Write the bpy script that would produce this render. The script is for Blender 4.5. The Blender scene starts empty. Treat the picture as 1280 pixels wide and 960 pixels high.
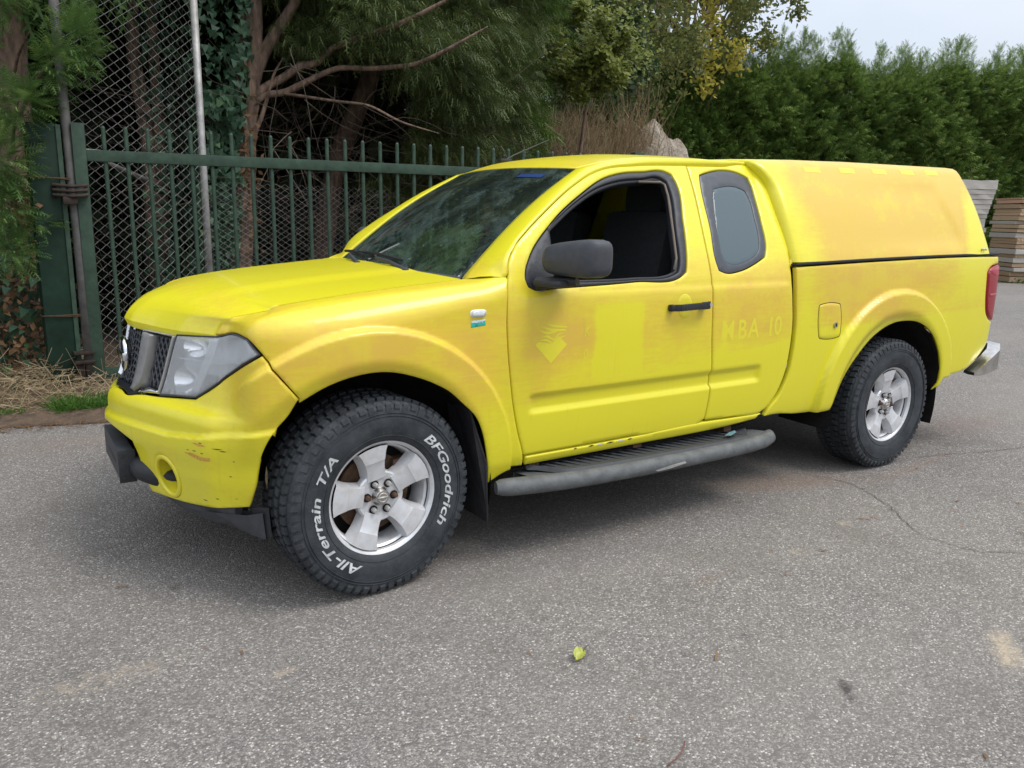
import bpy, bmesh, math, random
import numpy as np
from mathutils import Vector, Matrix
from mathutils.geometry import delaunay_2d_cdt
random.seed(7); RNG=np.random.default_rng(7)
scene=bpy.context.scene; COL=scene.collection
PI=math.pi
# ---------------------------------------------------------------- camera
cam_data=bpy.data.cameras.new('camera'); cam=bpy.data.objects.new('camera',cam_data); COL.objects.link(cam)
cam_data.sensor_fit='HORIZONTAL'; cam_data.sensor_width=36.0; cam_data.lens=36.0*1000/1280
cam_data.clip_start=.05; cam_data.clip_end=3000
_yaw,_pit,_rol=.574454,.207389,.0188063
_f=Vector((math.sin(_yaw)*math.cos(_pit),math.cos(_yaw)*math.cos(_pit),-math.sin(_pit)))
_r=Vector((math.cos(_yaw),-math.sin(_yaw),0)); _u=_r.cross(_f)
_r2=_r*math.cos(_rol)+_u*math.sin(_rol); _u2=-_r*math.sin(_rol)+_u*math.cos(_rol)
_m=Matrix((_r2,_u2,-_f)).transposed().to_4x4(); _m.translation=Vector((-1.11771,-3.52465,1.41230)); cam.matrix_world=_m
scene.camera=cam
# ---------------------------------------------------------------- sky, sun, exposure
SUN_EL,SUN_AZ=math.radians(58),math.radians(142)      # azimuth measured from +Y (beyond the truck) towards +X
w=bpy.data.worlds.new('World'); scene.world=w; w.use_nodes=True
nt=w.node_tree; nt.nodes.clear()
sky=nt.nodes.new('ShaderNodeTexSky'); sky.sky_type='NISHITA'; sky.sun_disc=False
sky.sun_elevation=SUN_EL; sky.sun_rotation=SUN_AZ; sky.air_density=1.0; sky.dust_density=2.0; sky.ozone_density=1.0
tc=nt.nodes.new('ShaderNodeTexCoord'); nz=nt.nodes.new('ShaderNodeTexNoise'); nz.inputs['Scale'].default_value=2.2; nz.inputs['Detail'].default_value=5
mp=nt.nodes.new('ShaderNodeMapping'); mp.inputs['Scale'].default_value=(1,1,2.2)
nt.links.new(tc.outputs['Generated'],mp.inputs[0]); nt.links.new(mp.outputs[0],nz.inputs[0])
cr=nt.nodes.new('ShaderNodeMapRange'); cr.inputs[1].default_value=.3; cr.inputs[2].default_value=.7; cr.inputs[3].default_value=.62; cr.inputs[4].default_value=.95
nt.links.new(nz.outputs[0],cr.inputs[0])
mx=nt.nodes.new('ShaderNodeMix'); mx.data_type='RGBA'; sx=nt.nodes.new('ShaderNodeSeparateXYZ'); nt.links.new(tc.outputs['Generated'],sx.inputs[0])
zr=nt.nodes.new('ShaderNodeMapRange'); zr.inputs[3].default_value=.41; zr.inputs[4].default_value=1.35; nt.links.new(sx.outputs[2],zr.inputs[0])   # overcast sky: brighter overhead than low down
vm=nt.nodes.new('ShaderNodeVectorMath'); vm.operation='SCALE'; vm.inputs[0].default_value=(9.6,10.2,11.2); nt.links.new(zr.outputs[0],vm.inputs['Scale']); nt.links.new(vm.outputs[0],mx.inputs[7])
nt.links.new(cr.outputs[0],mx.inputs[0]); nt.links.new(sky.outputs[0],mx.inputs[6])
bg=nt.nodes.new('ShaderNodeBackground'); bg.inputs[1].default_value=.12
nt.links.new(mx.outputs[2],bg.inputs[0]); wo=nt.nodes.new('ShaderNodeOutputWorld'); nt.links.new(bg.outputs[0],wo.inputs[0])
sl=bpy.data.lights.new('sun','SUN'); sl.energy=1.5; sl.angle=math.radians(24); sl.color=(1,.96,.9)
so=bpy.data.objects.new('sun',sl); COL.objects.link(so); so.location=(0,0,30)
_d=Vector((math.sin(SUN_AZ)*math.cos(SUN_EL),math.cos(SUN_AZ)*math.cos(SUN_EL),math.sin(SUN_EL)))
so.rotation_euler=_d.to_track_quat('Z','Y').to_euler()
vs=scene.view_settings; vs.view_transform='Standard'; vs.look='None'; vs.exposure=0.40; vs.gamma=1
scene.cycles.max_bounces=8; scene.cycles.transparent_max_bounces=16
scene.render.engine='CYCLES'
# ---------------------------------------------------------------- object helpers
def obj(name,verts,faces,mat=None,parent=None,smooth=False,attr=None,loc=None,autosm=None):
    me=bpy.data.meshes.new(name)
    verts=np.asarray(verts,dtype=float).reshape(-1,3)
    me.from_pydata(verts.tolist(),[],[tuple(int(i) for i in f) for f in faces])
    if mat:
        for m in (mat if isinstance(mat,(list,tuple)) else [mat]): me.materials.append(m)
    if smooth: me.polygons.foreach_set('use_smooth',[True]*len(me.polygons))
    if attr is not None:
        for k,a in attr.items():
            at=me.attributes.new(k,'FLOAT','POINT'); at.data.foreach_set('value',np.asarray(a,dtype=np.float32))
    me.update()
    if autosm is not None:
        me.polygons.foreach_set('use_smooth',[True]*len(me.polygons)); me.set_sharp_from_angle(angle=math.radians(autosm))
    o=bpy.data.objects.new(name,me); COL.objects.link(o)
    if loc is not None: o.location=loc
    if parent: o.parent=parent
    return o
def tris(name,V,mat,parent=None,smooth=False,attr=None,n=3,mats=None,midx=None,loc=None):
    """fast mesh of separate n-gons; V has shape (faces, n, 3)"""
    F=len(V); me=bpy.data.meshes.new(name)
    me.vertices.add(F*n); me.vertices.foreach_set('co',np.ascontiguousarray(V,dtype=np.float32).ravel())
    me.loops.add(F*n); me.loops.foreach_set('vertex_index',np.arange(F*n,dtype=np.int32))
    me.polygons.add(F); me.polygons.foreach_set('loop_start',np.arange(0,F*n,n,dtype=np.int32))
    for m in (mats or [mat]): me.materials.append(m)
    if midx is not None: me.polygons.foreach_set('material_index',np.asarray(midx,dtype=np.int32))
    if attr is not None:
        for k,a in attr.items():
            at=me.attributes.new(k,'FLOAT','POINT'); at.data.foreach_set('value',np.repeat(np.asarray(a,dtype=np.float32),n))
    me.update(calc_edges=True)
    o=bpy.data.objects.new(name,me); COL.objects.link(o)
    if loc is not None: o.location=loc
    if parent: o.parent=parent
    return o
def empty(name,loc=(0,0,0),rot=(0,0,0),parent=None):
    o=bpy.data.objects.new(name,None); COL.objects.link(o); o.location=loc; o.rotation_euler=rot; o.empty_display_size=.1
    if parent: o.parent=parent
    return o
def tag(o,label,cat,group=None,kind=None):
    o['label']=label; o['category']=cat
    if group: o['group']=group
    if kind: o['kind']=kind
    return o
class MB:
    def __init__(s): s.v=[]; s.f=[]
    def add(s,v,f):
        n=len(s.v); s.v+= [tuple(map(float,p)) for p in v]; s.f+=[tuple(int(i)+n for i in q) for q in f]; return s
    def box(s,c,size,R=None,bev=0.0):
        hx,hy,hz=[d/2 for d in size]; b=min(bev,hx*.9,hy*.9,hz*.9)
        if b<=0:
            v=[(x,y,z) for x in(-hx,hx) for y in(-hy,hy) for z in(-hz,hz)]
            f=[(0,1,3,2),(4,6,7,5),(0,4,5,1),(2,3,7,6),(0,2,6,4),(1,5,7,3)]
        else:
            bm=bmesh.new(); bmesh.ops.create_cube(bm,size=1)
            for q in bm.verts: q.co=Vector((q.co.x*2*hx,q.co.y*2*hy,q.co.z*2*hz))
            bmesh.ops.bevel(bm,geom=bm.edges[:],offset=b,segments=2,affect='EDGES',profile=.6)
            v=[tuple(q.co) for q in bm.verts]; f=[[q.index for q in p.verts] for p in bm.faces]; bm.free()
        v=[Vector(p) for p in v]
        if R is not None: v=[R@p for p in v]
        c=Vector(c); return s.add([p+c for p in v],f)
    def tube(s,path,r,n=10,cap=True,closed=False):
        P=[Vector(p) for p in path]; m=len(P); rr=r if hasattr(r,'__len__') else [r]*m
        up=None; rings=[]
        for i,p in enumerate(P):
            a=P[(i+1)%m] if (closed or i<m-1) else P[i]; b=P[(i-1)%m] if (closed or i>0) else P[i]
            t=(a-b).normalized()
            if up is None: up=(t.orthogonal()).normalized()
            up=(up-t*up.dot(t)).normalized(); bi=t.cross(up)
            rings.append([p+(up*math.cos(2*PI*k/n)+bi*math.sin(2*PI*k/n))*rr[i] for k in range(n)])
        v=[q for g in rings for q in g]; f=[]
        for i in range(m if closed else m-1):
            j=(i+1)%m
            for k in range(n): f.append((i*n+k,i*n+(k+1)%n,j*n+(k+1)%n,j*n+k))
        if cap and not closed: f.append(tuple(reversed(range(n)))); f.append(tuple((m-1)*n+k for k in range(n)))
        return s.add(v,f)
    def lathe(s,prof,n=48,c=(0,0,0),axis='y',closed=False):
        v=[];f=[];m=len(prof)
        for i in range(n):
            a=2*PI*i/n
            for (r,h) in prof: v.append((r*math.cos(a),h,r*math.sin(a)) if axis=='y' else (r*math.cos(a),r*math.sin(a),h))
        for i in range(n):
            j=(i+1)%n
            for k in range(m if closed else m-1):
                l=(k+1)%m; f.append((i*m+k,i*m+l,j*m+l,j*m+k))
        c=Vector(c); return s.add([Vector(p)+c for p in v],f)
    def prism(s,poly,y0,y1,axis='y'):
        n=len(poly)
        def q(a,b,h): return (a,h,b) if axis=='y' else ((h,a,b) if axis=='x' else (a,b,h))
        v=[q(a,b,y0) for a,b in poly]+[q(a,b,y1) for a,b in poly]
        f=[tuple(range(n))[::-1],tuple(range(n,2*n))]+[(i,(i+1)%n,n+(i+1)%n,n+i) for i in range(n)]
        return s.add(v,f)
    def build(s,name,mat,parent=None,smooth=False,autosm=None,mirror=False,loc=None,fix=True,attr=None):
        v=np.array(s.v); f=s.f
        if mirror: v=v*np.array([1,-1,1]); f=[q[::-1] for q in f]
        o=obj(name,v,f,mat,parent,smooth,autosm=None,loc=loc,attr=attr)
        if fix:
            bm=bmesh.new(); bm.from_mesh(o.data); bmesh.ops.recalc_face_normals(bm,faces=bm.faces[:]); bm.to_mesh(o.data); bm.free()
        if autosm is not None:
            o.data.polygons.foreach_set('use_smooth',[True]*len(o.data.polygons)); o.data.set_sharp_from_angle(angle=math.radians(autosm))
        return o
def copy_tree(o,parent=None):
    c=o.copy(); COL.objects.link(c)
    if parent: c.parent=parent
    for ch in list(o.children): copy_tree(ch,c)
    return c
# ---------------------------------------------------------------- material helpers
class NT:
    def __init__(s,name):
        s.m=bpy.data.materials.new(name); s.m.use_nodes=True; s.t=s.m.node_tree; s.b=s.t.nodes['Principled BSDF']; s.out=s.t.nodes['Material Output']
    def n(s,kind,**kw):
        q=s.t.nodes.new(kind)
        for k,val in kw.items():
            if k in q.inputs.keys(): q.inputs[k].default_value=val
            else: setattr(q,k,val)
        return q
    def l(s,a,b): s.t.links.new(a,b)
    def set(s,**kw):
        for k,val in kw.items(): s.b.inputs[k.replace('_',' ')].default_value=val
        return s
    def coord(s,scale=(1,1,1),kind='Object'):
        c=s.n('ShaderNodeTexCoord'); mpg=s.n('ShaderNodeMapping'); mpg.inputs['Scale'].default_value=scale; s.l(c.outputs[kind],mpg.inputs[0]); return mpg.outputs[0]
    def noise(s,scale,detail=4,rough=.55,co=None,dist=0):
        q=s.n('ShaderNodeTexNoise',Scale=scale,Detail=detail,Roughness=rough,Distortion=dist)
        if co is not None: s.l(co,q.inputs['Vector'])
        return q.outputs[0]
    def rng(s,x,a,b,c=0.,d=1.):
        q=s.n('ShaderNodeMapRange'); s.l(x,q.inputs[0])
        for i,vv in enumerate((a,b,c,d)): q.inputs[i+1].default_value=vv
        return q.outputs[0]
    def math(s,op,a,b=None):
        q=s.n('ShaderNodeMath',operation=op)
        for i,x in enumerate((a,b)):
            if x is None: continue
            if isinstance(x,(int,float)): q.inputs[i].default_value=x
            else: s.l(x,q.inputs[i])
        return q.outputs[0]
    def mix(s,fac,a,b):
        q=s.n('ShaderNodeMix',data_type='RGBA')
        for i,x in ((0,fac),(6,a),(7,b)):
            if isinstance(x,(int,float)): q.inputs[i].default_value=x
            elif isinstance(x,tuple): q.inputs[i].default_value=x if len(x)==4 else (*x,1)
            else: s.l(x,q.inputs[i])
        return q.outputs[2]
    def attr(s,name):
        q=s.n('ShaderNodeAttribute',attribute_name=name); return q
    def bump(s,h,strength=.3,dist=.01):
        q=s.n('ShaderNodeBump',Strength=strength,Distance=dist); s.l(h,q.inputs['Height']); s.l(q.outputs[0],s.b.inputs['Normal']); return q
    def col(s,x): s.l(x,s.b.inputs['Base Color']); return s
def simple(name,c,rough=.5,metal=0.,var=.15,scale=12,bump=0.,spec=.5,coat=0.,bscale=80):
    t=NT(name); t.set(Roughness=rough,Metallic=metal); t.b.inputs['Specular IOR Level'].default_value=spec
    if coat: t.set(Coat_Weight=coat,Coat_Roughness=.08)
    f=t.noise(scale,5,.6,t.coord()); a=tuple(x*(1-var) for x in c); b=tuple(min(1,x*(1+var)) for x in c)
    t.col(t.mix(t.rng(f,.3,.7),a,b))
    if bump: t.bump(t.noise(bscale,3,.6,t.coord()),bump,.01)
    return t.m
def leafmat(name,c1,c2,c3=None,rough=.55,trans=.25):
    t=NT(name); a=t.attr('tone'); c=t.mix(a.outputs['Fac'],c1,c2)
    if c3 is not None: c=t.mix(t.rng(a.outputs['Fac'],.75,1.0),c,c3)
    t.col(c); t.set(Roughness=rough); t.b.inputs['Specular IOR Level'].default_value=.3
    tr=t.n('ShaderNodeBsdfTranslucent'); t.l(c,tr.inputs[0]); ms=t.n('ShaderNodeMixShader'); ms.inputs[0].default_value=trans
    t.l(t.b.outputs[0],ms.inputs[1]); t.l(tr.outputs[0],ms.inputs[2]); t.l(ms.outputs[0],t.out.inputs[0]); return t.m
def pchip(xs, ys):
    xs=np.asarray(xs,float); ys=np.asarray(ys,float); h=np.diff(xs); d=np.diff(ys)/h
    m=np.zeros(len(xs)); m[0]=d[0]; m[-1]=d[-1]
    for i in range(1,len(xs)-1):
        if d[i-1]*d[i]>0:
            w1=2*h[i]+h[i-1]; w2=h[i]+2*h[i-1]; m[i]=(w1+w2)/(w1/d[i-1]+w2/d[i])
    def f(x):
        x=np.clip(np.asarray(x,float),xs[0],xs[-1]); i=np.clip(np.searchsorted(xs,x)-1,0,len(h)-1)
        t=(x-xs[i])/h[i]
        return ((1+2*t)*(1-t)**2*ys[i]+t*(1-t)**2*h[i]*m[i]+t*t*(3-2*t)*ys[i+1]+t*t*(t-1)*h[i]*m[i+1])
    return f
def sst(a,b,x):
    t=np.clip((np.asarray(x,float)-a)/(b-a),0,1); return t*t*(3-2*t)
def chaikin(p,n):
    p=np.array(p,float)
    for _ in range(n):
        q=[p[0]]
        for a,b in zip(p[:-1],p[1:]): q+=[.75*a+.25*b,.25*a+.75*b]
        q.append(p[-1]); p=np.array(q)
    return p
_front=chaikin([(-.785,0),(-.772,-.10),(-.718,-.26),(-.64,-.46),(-.585,-.60),(-.56,-.665),(-.535,-.71),(-.455,-.80),(-.385,-.862),(-.26,-.893),(-.12,-.905),(0,-.905)],2)
_side=np.array([(x,-.905) for x in np.linspace(.05,3.6,40)])
_rear=chaikin([(3.65,-.905),(3.9,-.903),(4.12,-.898),(4.26,-.884),(4.335,-.847),(4.37,-.77),(4.385,-.62),(4.395,-.3),(4.395,0)],3)
_plan=np.vstack([_front,_side,_rear])
_arc=np.concatenate([[0],np.cumsum(np.hypot(*np.diff(_plan,axis=0).T))])
S0=_arc[np.argmin(np.abs(_plan[:,0])+np.abs(_plan[:,1]+.905))]
_arc=_arc-S0; SMIN=_arc[0]; SMAX=_arc[-1]
_tan=np.gradient(_plan,_arc,axis=0); _tan/=np.hypot(_tan[:,0],_tan[:,1])[:,None]
def plan(s):
    x=np.interp(s,_arc,_plan[:,0]); y=np.interp(s,_arc,_plan[:,1])
    tx=np.interp(s,_arc,_tan[:,0]); ty=np.interp(s,_arc,_tan[:,1]); l=np.hypot(tx,ty)
    return x,y,ty/l,-tx/l          # point and outward normal
def s_at_y(y): return float(np.interp(y,_plan[::-1,1][len(_side)+len(_rear):],_arc[::-1][len(_side)+len(_rear):]))
i_cab=pchip([.30,.38,.44,.6,.8,.93,1.05,1.13,1.19,1.3,1.45,1.6,1.68,1.72],[.075,.05,.03,.012,.002,0,.003,.013,.032,.082,.163,.252,.305,.345])
i_bed=pchip([.30,.38,.44,.6,.8,.93,1.05,1.13,1.2,1.24],[.075,.05,.03,.012,.002,0,.001,.004,.010,.016])
i_can=pchip([1.195,1.226,1.357,1.488,1.616,1.70,1.75],[.004,.010,.058,.114,.182,.235,.272])
d_front=pchip([.28,.36,.42,.48,.57,.66,.70,.72,.76,.96,1.02],[.045,.03,.02,.010,.006,.006,.020,.046,.060,.103,.123])
h_crown=pchip([-.8,-.5,-.42,-.34,-.25,0,.3,.45,.6],[.985,1.036,1.058,1.077,1.092,1.121,1.147,1.160,1.195])   # height of the wing's crown along x
FW=(-.02,.40); RW=(3.175,.40)
def flare(x,v,c,ra,rc,h):
    r=np.hypot(x-c[0],(v-c[1])*1.0)
    out=h*(1-sst(rc-.012,rc+.004,r))*(.35+.65*sst(ra-.06,ra+.06,r)*1.0)
    edge=-.012*(1-sst(ra-.02,ra+.05,r))
    return np.where(v>0,out+edge*(r<rc),0)
def groove(x,v):
    zc=.664+.004*(x-.6); ax=sst(.66,.70,x)*(1-sst(2.03,2.07,x))
    d=v-zc
    return -.016*ax*sst(-.046,-.032,d)*(1-sst(.024,.036,d))
def body(s,v,kind):
    s=np.asarray(s,float); v=np.asarray(v,float)
    x,y,nx,ny=plan(s)
    f=1-sst(-.62,-.40,s)                      # how much of the front section
    z=v
    if kind=='bed': ins=i_bed(v)
    elif kind=='canopy': ins=i_can(v)
    elif kind=='cab': ins=i_cab(v)
    else:
        ins=i_cab(np.minimum(v,1.0))
        if kind=='wing':
            h=h_crown(x); r=.045+.085*sst(-.60,-.15,s)-.048*sst(-.1,.58,s); v0=h-r
            th=np.clip((v-v0)/r,0,1.45); over=np.maximum((v-v0)/r-1.45,0)*r
            z=np.where(v>v0,v0+r*np.sin(th)+over*.12,v)
            ins=ins+np.where(v>v0,r*(1-np.cos(th))+over,0)
    ins=ins*(1-f)+d_front(v)*f*1.0
    d=-ins
    w=1-f
    if kind in('wing','bumper'):
        d=d+flare(x,v,FW,.455,.615,.034)*w*sst(-.60,-.42,s)*(1-sst(.585,.66,x)*1.0)
    if kind=='bumper':
        vc=np.interp(s,[-.86,-.70,-.52,-.36],[.604,.622,.652,.672]); q=v-vc
        d=d+.016*(1-sst(-.002,.010,q))*sst(-.14,-.03,q)*1.0+.004*(1-sst(-.14,-.03,q))
    if kind=='bed':
        d=d+flare(x,v,RW,.485,.64,.034)
    if kind=='cab': d=d+groove(x,v)-.007*sst(1.098,1.118,v)*sst(.62,.66,x)*(1-sst(2.20,2.24,x))
    return np.stack([x+nx*d,y+ny*d,z+0*x],-1)
# ---------------------------------------------------------------- panels cut from the body surface
def surf(sv,kind,off=0.):
    sv=np.asarray(sv,float).reshape(-1,2); s,v=sv[:,0],sv[:,1]; p=body(s,v,kind); e=1.5e-3
    a=body(s+e,v,kind)-body(s-e,v,kind); b=body(s,v+e,kind)-body(s,v-e,kind); n=np.cross(a,b)
    l=np.linalg.norm(n,axis=1); _,_,nx,ny=plan(s); n=np.where((l>1e-9)[:,None],n/np.maximum(l,1e-9)[:,None],np.stack([nx,ny,0*nx],-1))
    sg=np.sign(n[:,0]*nx+n[:,1]*ny+.35*n[:,2]); sg[sg==0]=1
    return p+n*(sg*1.0)[:,None]*np.asarray(off).reshape(-1,1)
def area(P): x,y=P[:,0],P[:,1]; return .5*float(np.sum(x*np.roll(y,-1)-y*np.roll(x,-1)))
def dense(poly,ds=.014,corner=36):
    P=np.array(poly,float); n=len(P); out=[]
    d=[P[(i+1)%n]-P[i] for i in range(n)]; L=[max(1e-6,np.hypot(*q)) for q in d]; u=[d[i]/L[i] for i in range(n)]
    cor=[math.degrees(math.acos(max(-1,min(1,float(u[i-1]@u[i])))))>corner for i in range(n)]
    t=[None if cor[i] else (u[i-1]*L[i]+u[i]*L[i-1])/(L[i]+L[i-1]) for i in range(n)]
    for i in range(n):
        j=(i+1)%n; a=u[i] if cor[i] else t[i]; b=u[i] if cor[j] else t[j]; k=max(1,int(round(L[i]/ds)))
        for q in range(k):
            w=q/k; h1=2*w**3-3*w*w+1; h2=w**3-2*w*w+w; h3=-2*w**3+3*w*w; h4=w**3-w*w
            out.append(h1*P[i]+h2*L[i]*a+h3*P[j]+h4*L[i]*b)
    return np.array(out)
def inset(P,g):
    a=P-np.roll(P,1,0); b=np.roll(P,-1,0)-P
    na=np.stack([-a[:,1],a[:,0]],1)/np.maximum(np.hypot(a[:,0],a[:,1]),1e-9)[:,None]
    nb=np.stack([-b[:,1],b[:,0]],1)/np.maximum(np.hypot(b[:,0],b[:,1]),1e-9)[:,None]
    m=na+nb; k=np.maximum(np.sum(m*m,1)/2,.6); return P+m/k[:,None]*g
def inside(Q,loops):
    c=np.zeros(len(Q),bool)
    for P in loops:
        x,y=Q[:,0][:,None],Q[:,1][:,None]; x0,y0=P[:,0],P[:,1]; x1,y1=np.roll(x0,-1),np.roll(y0,-1)
        with np.errstate(divide='ignore',invalid='ignore'):
            h=((y0>y)!=(y1>y))&(x<(x1-x0)*(y-y0)/np.where(y1==y0,1e-12,y1-y0)+x0)
        c^=(h.sum(1)%2==1)
    return c
def panel(name,poly,kind,mat,parent,holes=(),side=1,corner=36,gap=.0032,lift=0.,depth=.024,res=.015,edge=.0032,wear=None,ds=None,smooth=True,lip=.0028,seg=()):
    ds=ds or min(.014,res); loops=[]
    for k,pl in enumerate([poly]+list(holes)):
        P=dense(pl,ds,corner if k==0 else 36)
        if (area(P)>0)!=(k==0): P=P[::-1]
        loops.append(P)
    V=[];O=[];F=[];start=0;ringB=[]
    for P in loops:
        n=len(P); A=inset(P,gap); Bq=inset(P,gap+edge)
        V+= [A,A,Bq]; O+=[np.full(n,lift-depth),np.full(n,lift-lip),np.full(n,lift)]
        for i in range(n):
            j=(i+1)%n; F.append((start+i,start+j,start+n+j,start+n+i)); F.append((start+n+i,start+n+j,start+2*n+j,start+2*n+i))
        ringB.append((start+2*n,Bq)); start+=3*n
    lo=loops[0].min(0); hi=loops[0].max(0)
    gx,gy=np.meshgrid(np.arange(lo[0],hi[0],res),np.arange(lo[1],hi[1],res*.87)); gx=gx+(np.arange(gx.shape[0])%2)[:,None]*res/2
    G=np.stack([gx.ravel(),gy.ravel()],1); G=G[inside(G,[q for _,q in ringB])]
    if len(G):
        E=np.vstack([q for _,q in ringB]); keep=np.ones(len(G),bool)
        for c in range(0,len(G),4000): keep[c:c+4000]=np.min((G[c:c+4000,None,0]-E[None,:,0])**2+(G[c:c+4000,None,1]-E[None,:,1])**2,1)>(res*.55)**2
        G=G[keep]
    pts=[];ids=[];edges=[]
    for st,q in ringB:
        b=len(pts); n=len(q); pts+=[Vector(p) for p in q]; ids+=list(range(st,st+n)); edges+=[(b+i,b+(i+1)%n) for i in range(n)]
    pts+=[Vector(p) for p in G]; ids+=list(range(start,start+len(G))); V.append(G); O.append(np.full(len(G),lift))
    co,_,tr,orig,_,_=delaunay_2d_cdt(pts,edges,[],0,1e-7)
    cc=np.array([tuple(c) for c in co]); om=[o[0] if len(o) else -1 for o in orig]
    T=np.array([t for t in tr],int); T=T[inside(cc[T].mean(1),[q for _,q in ringB])]
    for t in T:
        if all(om[i]>=0 for i in t): F.append(tuple(ids[om[i]] for i in t))
    V=np.vstack(V); O=np.concatenate(O); X=surf(V,kind,O)
    at={'wear':wear(X,V)} if wear else None
    if side<0: X=X*np.array([1,-1,1]); F=[f[::-1] for f in F]
    return obj(name,X,F,mat,parent,smooth=smooth,attr=at)
# ---------------------------------------------------------------- truck materials
def paint():
    t=NT('yellow_paint'); co=t.coord(); a=t.attr('wear').outputs['Fac']
    n1=t.noise(5.5,7,.66,t.coord((1,1,1.7))); n2=t.noise(45,4,.6,co); n3=t.noise(2.5,3,.5,co)
    st=t.noise(26,5,.65,t.coord((.35,1,3.5)))
    w=t.math('ADD',t.math('MULTIPLY',a,1.15),t.math('MULTIPLY',t.math('SUBTRACT',n1,.5),1.0)); w=t.math('ADD',w,t.math('MULTIPLY',t.math('SUBTRACT',st,.5),.75)); w=t.math('ADD',w,t.math('MULTIPLY',t.math('SUBTRACT',n2,.5),.30))
    f=t.rng(w,.12,.95)
    c=t.mix(f,(.71,.640,.022),(.66,.435,.044)); c=t.mix(t.rng(w,.75,1.35,0,.45),c,(.67,.47,.085))
    pat=t.noise(3.2,8,.72,t.coord((1,1,1.3))); c=t.mix(t.rng(pat,.50,.60,0,.30),c,(.72,.645,.024)); scr=t.noise(55,3,.6,t.coord((.10,1,1.6))); c=t.mix(t.rng(scr,.68,.74,0,.25),c,(.74,.68,.16)); run=t.noise(38,4,.6,t.coord((1.6,1,.10))); c=t.mix(t.rng(run,.60,.74,0,.16),c,(.46,.36,.05)); dirt=t.rng(t.noise(60,5,.7,co),.64,.80,0,.22); c=t.mix(dirt,c,(.30,.24,.08))
    t.col(c); t.set(Coat_Weight=.35,Coat_Roughness=.10); t.b.inputs['Specular IOR Level'].default_value=.42
    t.l(t.rng(f,0,1,.32,.50),t.b.inputs['Roughness'])
    t.bump(n3,.03,.05); return t.m
PAINT=paint()
GHOST=simple('fresh_yellow_paint',(.72,.635,.028),.42,0,.03,30,coat=.3)
BLK=simple('black_plastic',(.022,.023,.026),.55,0,.25,25,.12,.4)
BLKG=simple('dark_gloss_trim',(.012,.013,.016),.45,0,.2,20,spec=.3)
BORD=simple('printed_glass_border',(.045,.050,.060),.35,0,.15,20)
FRAME=simple('window_frame_plastic',(.030,.032,.038),.5,0,.2,25,.1,.4)
BOARD=simple('dusty_step_plastic',(.105,.110,.112),.6,0,.28,18,.2,.35)
GREYB=simple('weathered_black_plastic',(.048,.051,.058),.55,0,.16,30,.07,.4)
RUB=simple('black_rubber',(.02,.02,.022),.75,0,.3,20,.2,.3)
DARK=simple('dark_underbody',(.012,.011,.010),.85,0,.4,9,.2,.2)
RUST=simple('rusty_dark_steel',(.10,.055,.03),.8,.2,.4,30,.3)
CHR=simple('chrome_trim',(.72,.73,.75),.13,1.,.06,15)
CHRD=simple('worn_chrome',(.55,.53,.50),.30,1.,.2,22,.1)
SAT=simple('satin_grey_trim',(.44,.43,.42),.42,.35,.12,30)
STRUT=simple('grey_grille_strut',(.24,.235,.23),.45,.3,.12,30)
def rim_mat():
    t=NT('silver_alloy'); co=t.coord(); f=t.noise(30,5,.6,co); t.col(t.mix(t.rng(f,.42,.78),(.60,.61,.63),(.50,.48,.455))); t.set(Roughness=.38,Metallic=.25); return t.m
ALLOY=rim_mat()
def tyre_mat():
    t=NT('tyre_rubber'); co=t.coord(); f=t.noise(14,6,.65,co); g=t.noise(90,3,.6,co)
    c=t.mix(t.rng(f,.35,.7),(.020,.023,.027),(.050,.056,.063)); c=t.mix(t.rng(g,.55,.8,0,.5),c,(.085,.085,.085)); t.col(c); t.set(Roughness=.66); t.b.inputs['Specular IOR Level'].default_value=.35
    t.bump(g,.15,.004); return t.m
TYRE=tyre_mat()
LETTER=simple('worn_white_rubber',(.50,.51,.51),.7,0,.35,40)
def glass(name,tint,haze,hc=(.5,.55,.53),rough=.02,streak=0.,spec=1.0):
    t=NT(name); tr=t.n('ShaderNodeBsdfTransparent'); tr.inputs[0].default_value=(*tint,1); gl=t.n('ShaderNodeBsdfGlossy'); gl.inputs['Roughness'].default_value=rough
    fr=t.n('ShaderNodeFresnel'); fr.inputs[0].default_value=1.5; m=t.n('ShaderNodeMixShader'); t.l(t.math('MULTIPLY',fr.outputs[0],spec),m.inputs[0]); t.l(tr.outputs[0],m.inputs[1]); t.l(gl.outputs[0],m.inputs[2])
    df=t.n('ShaderNodeBsdfDiffuse'); df.inputs[0].default_value=(*hc,1); h=t.n('ShaderNodeMixShader')
    if streak: 
        nn=t.noise(5,6,.65,t.coord((1,1,1)),1.2); nf=t.noise(60,4,.6,t.coord((1,.4,1))); t.l(t.math('ADD',t.rng(nn,.45,.75,haze,streak),t.rng(nf,.55,.8,0,.03)),h.inputs[0])
    else: h.inputs[0].default_value=haze
    t.l(m.outputs[0],h.inputs[1]); t.l(df.outputs[0],h.inputs[2]); t.l(h.outputs[0],t.out.inputs[0]); return t.m
GLASS=glass('tinted_glass',(.78,.90,.85),.02,(.36,.52,.47),streak=.15,spec=.75)  # teal diffuse haze paints a tinted reflection into the windscreen, beside faint dust streaks
PRIV=glass('side_glass',(.12,.15,.17),.30,(.30,.40,.44),.03)  # blue-grey diffuse share paints the reflected sky into the pane
LENS=glass('hazy_lens',(.97,.98,.99),.28,(.92,.94,.95),.04)
REDL=NT('red_lens').set(Base_Color=(.26,.004,.012,1),Roughness=.32,Coat_Weight=.08).m
PINK=NT('pale_red_lens').set(Base_Color=(.36,.02,.04,1),Roughness=.3,Coat_Weight=.1).m
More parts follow.
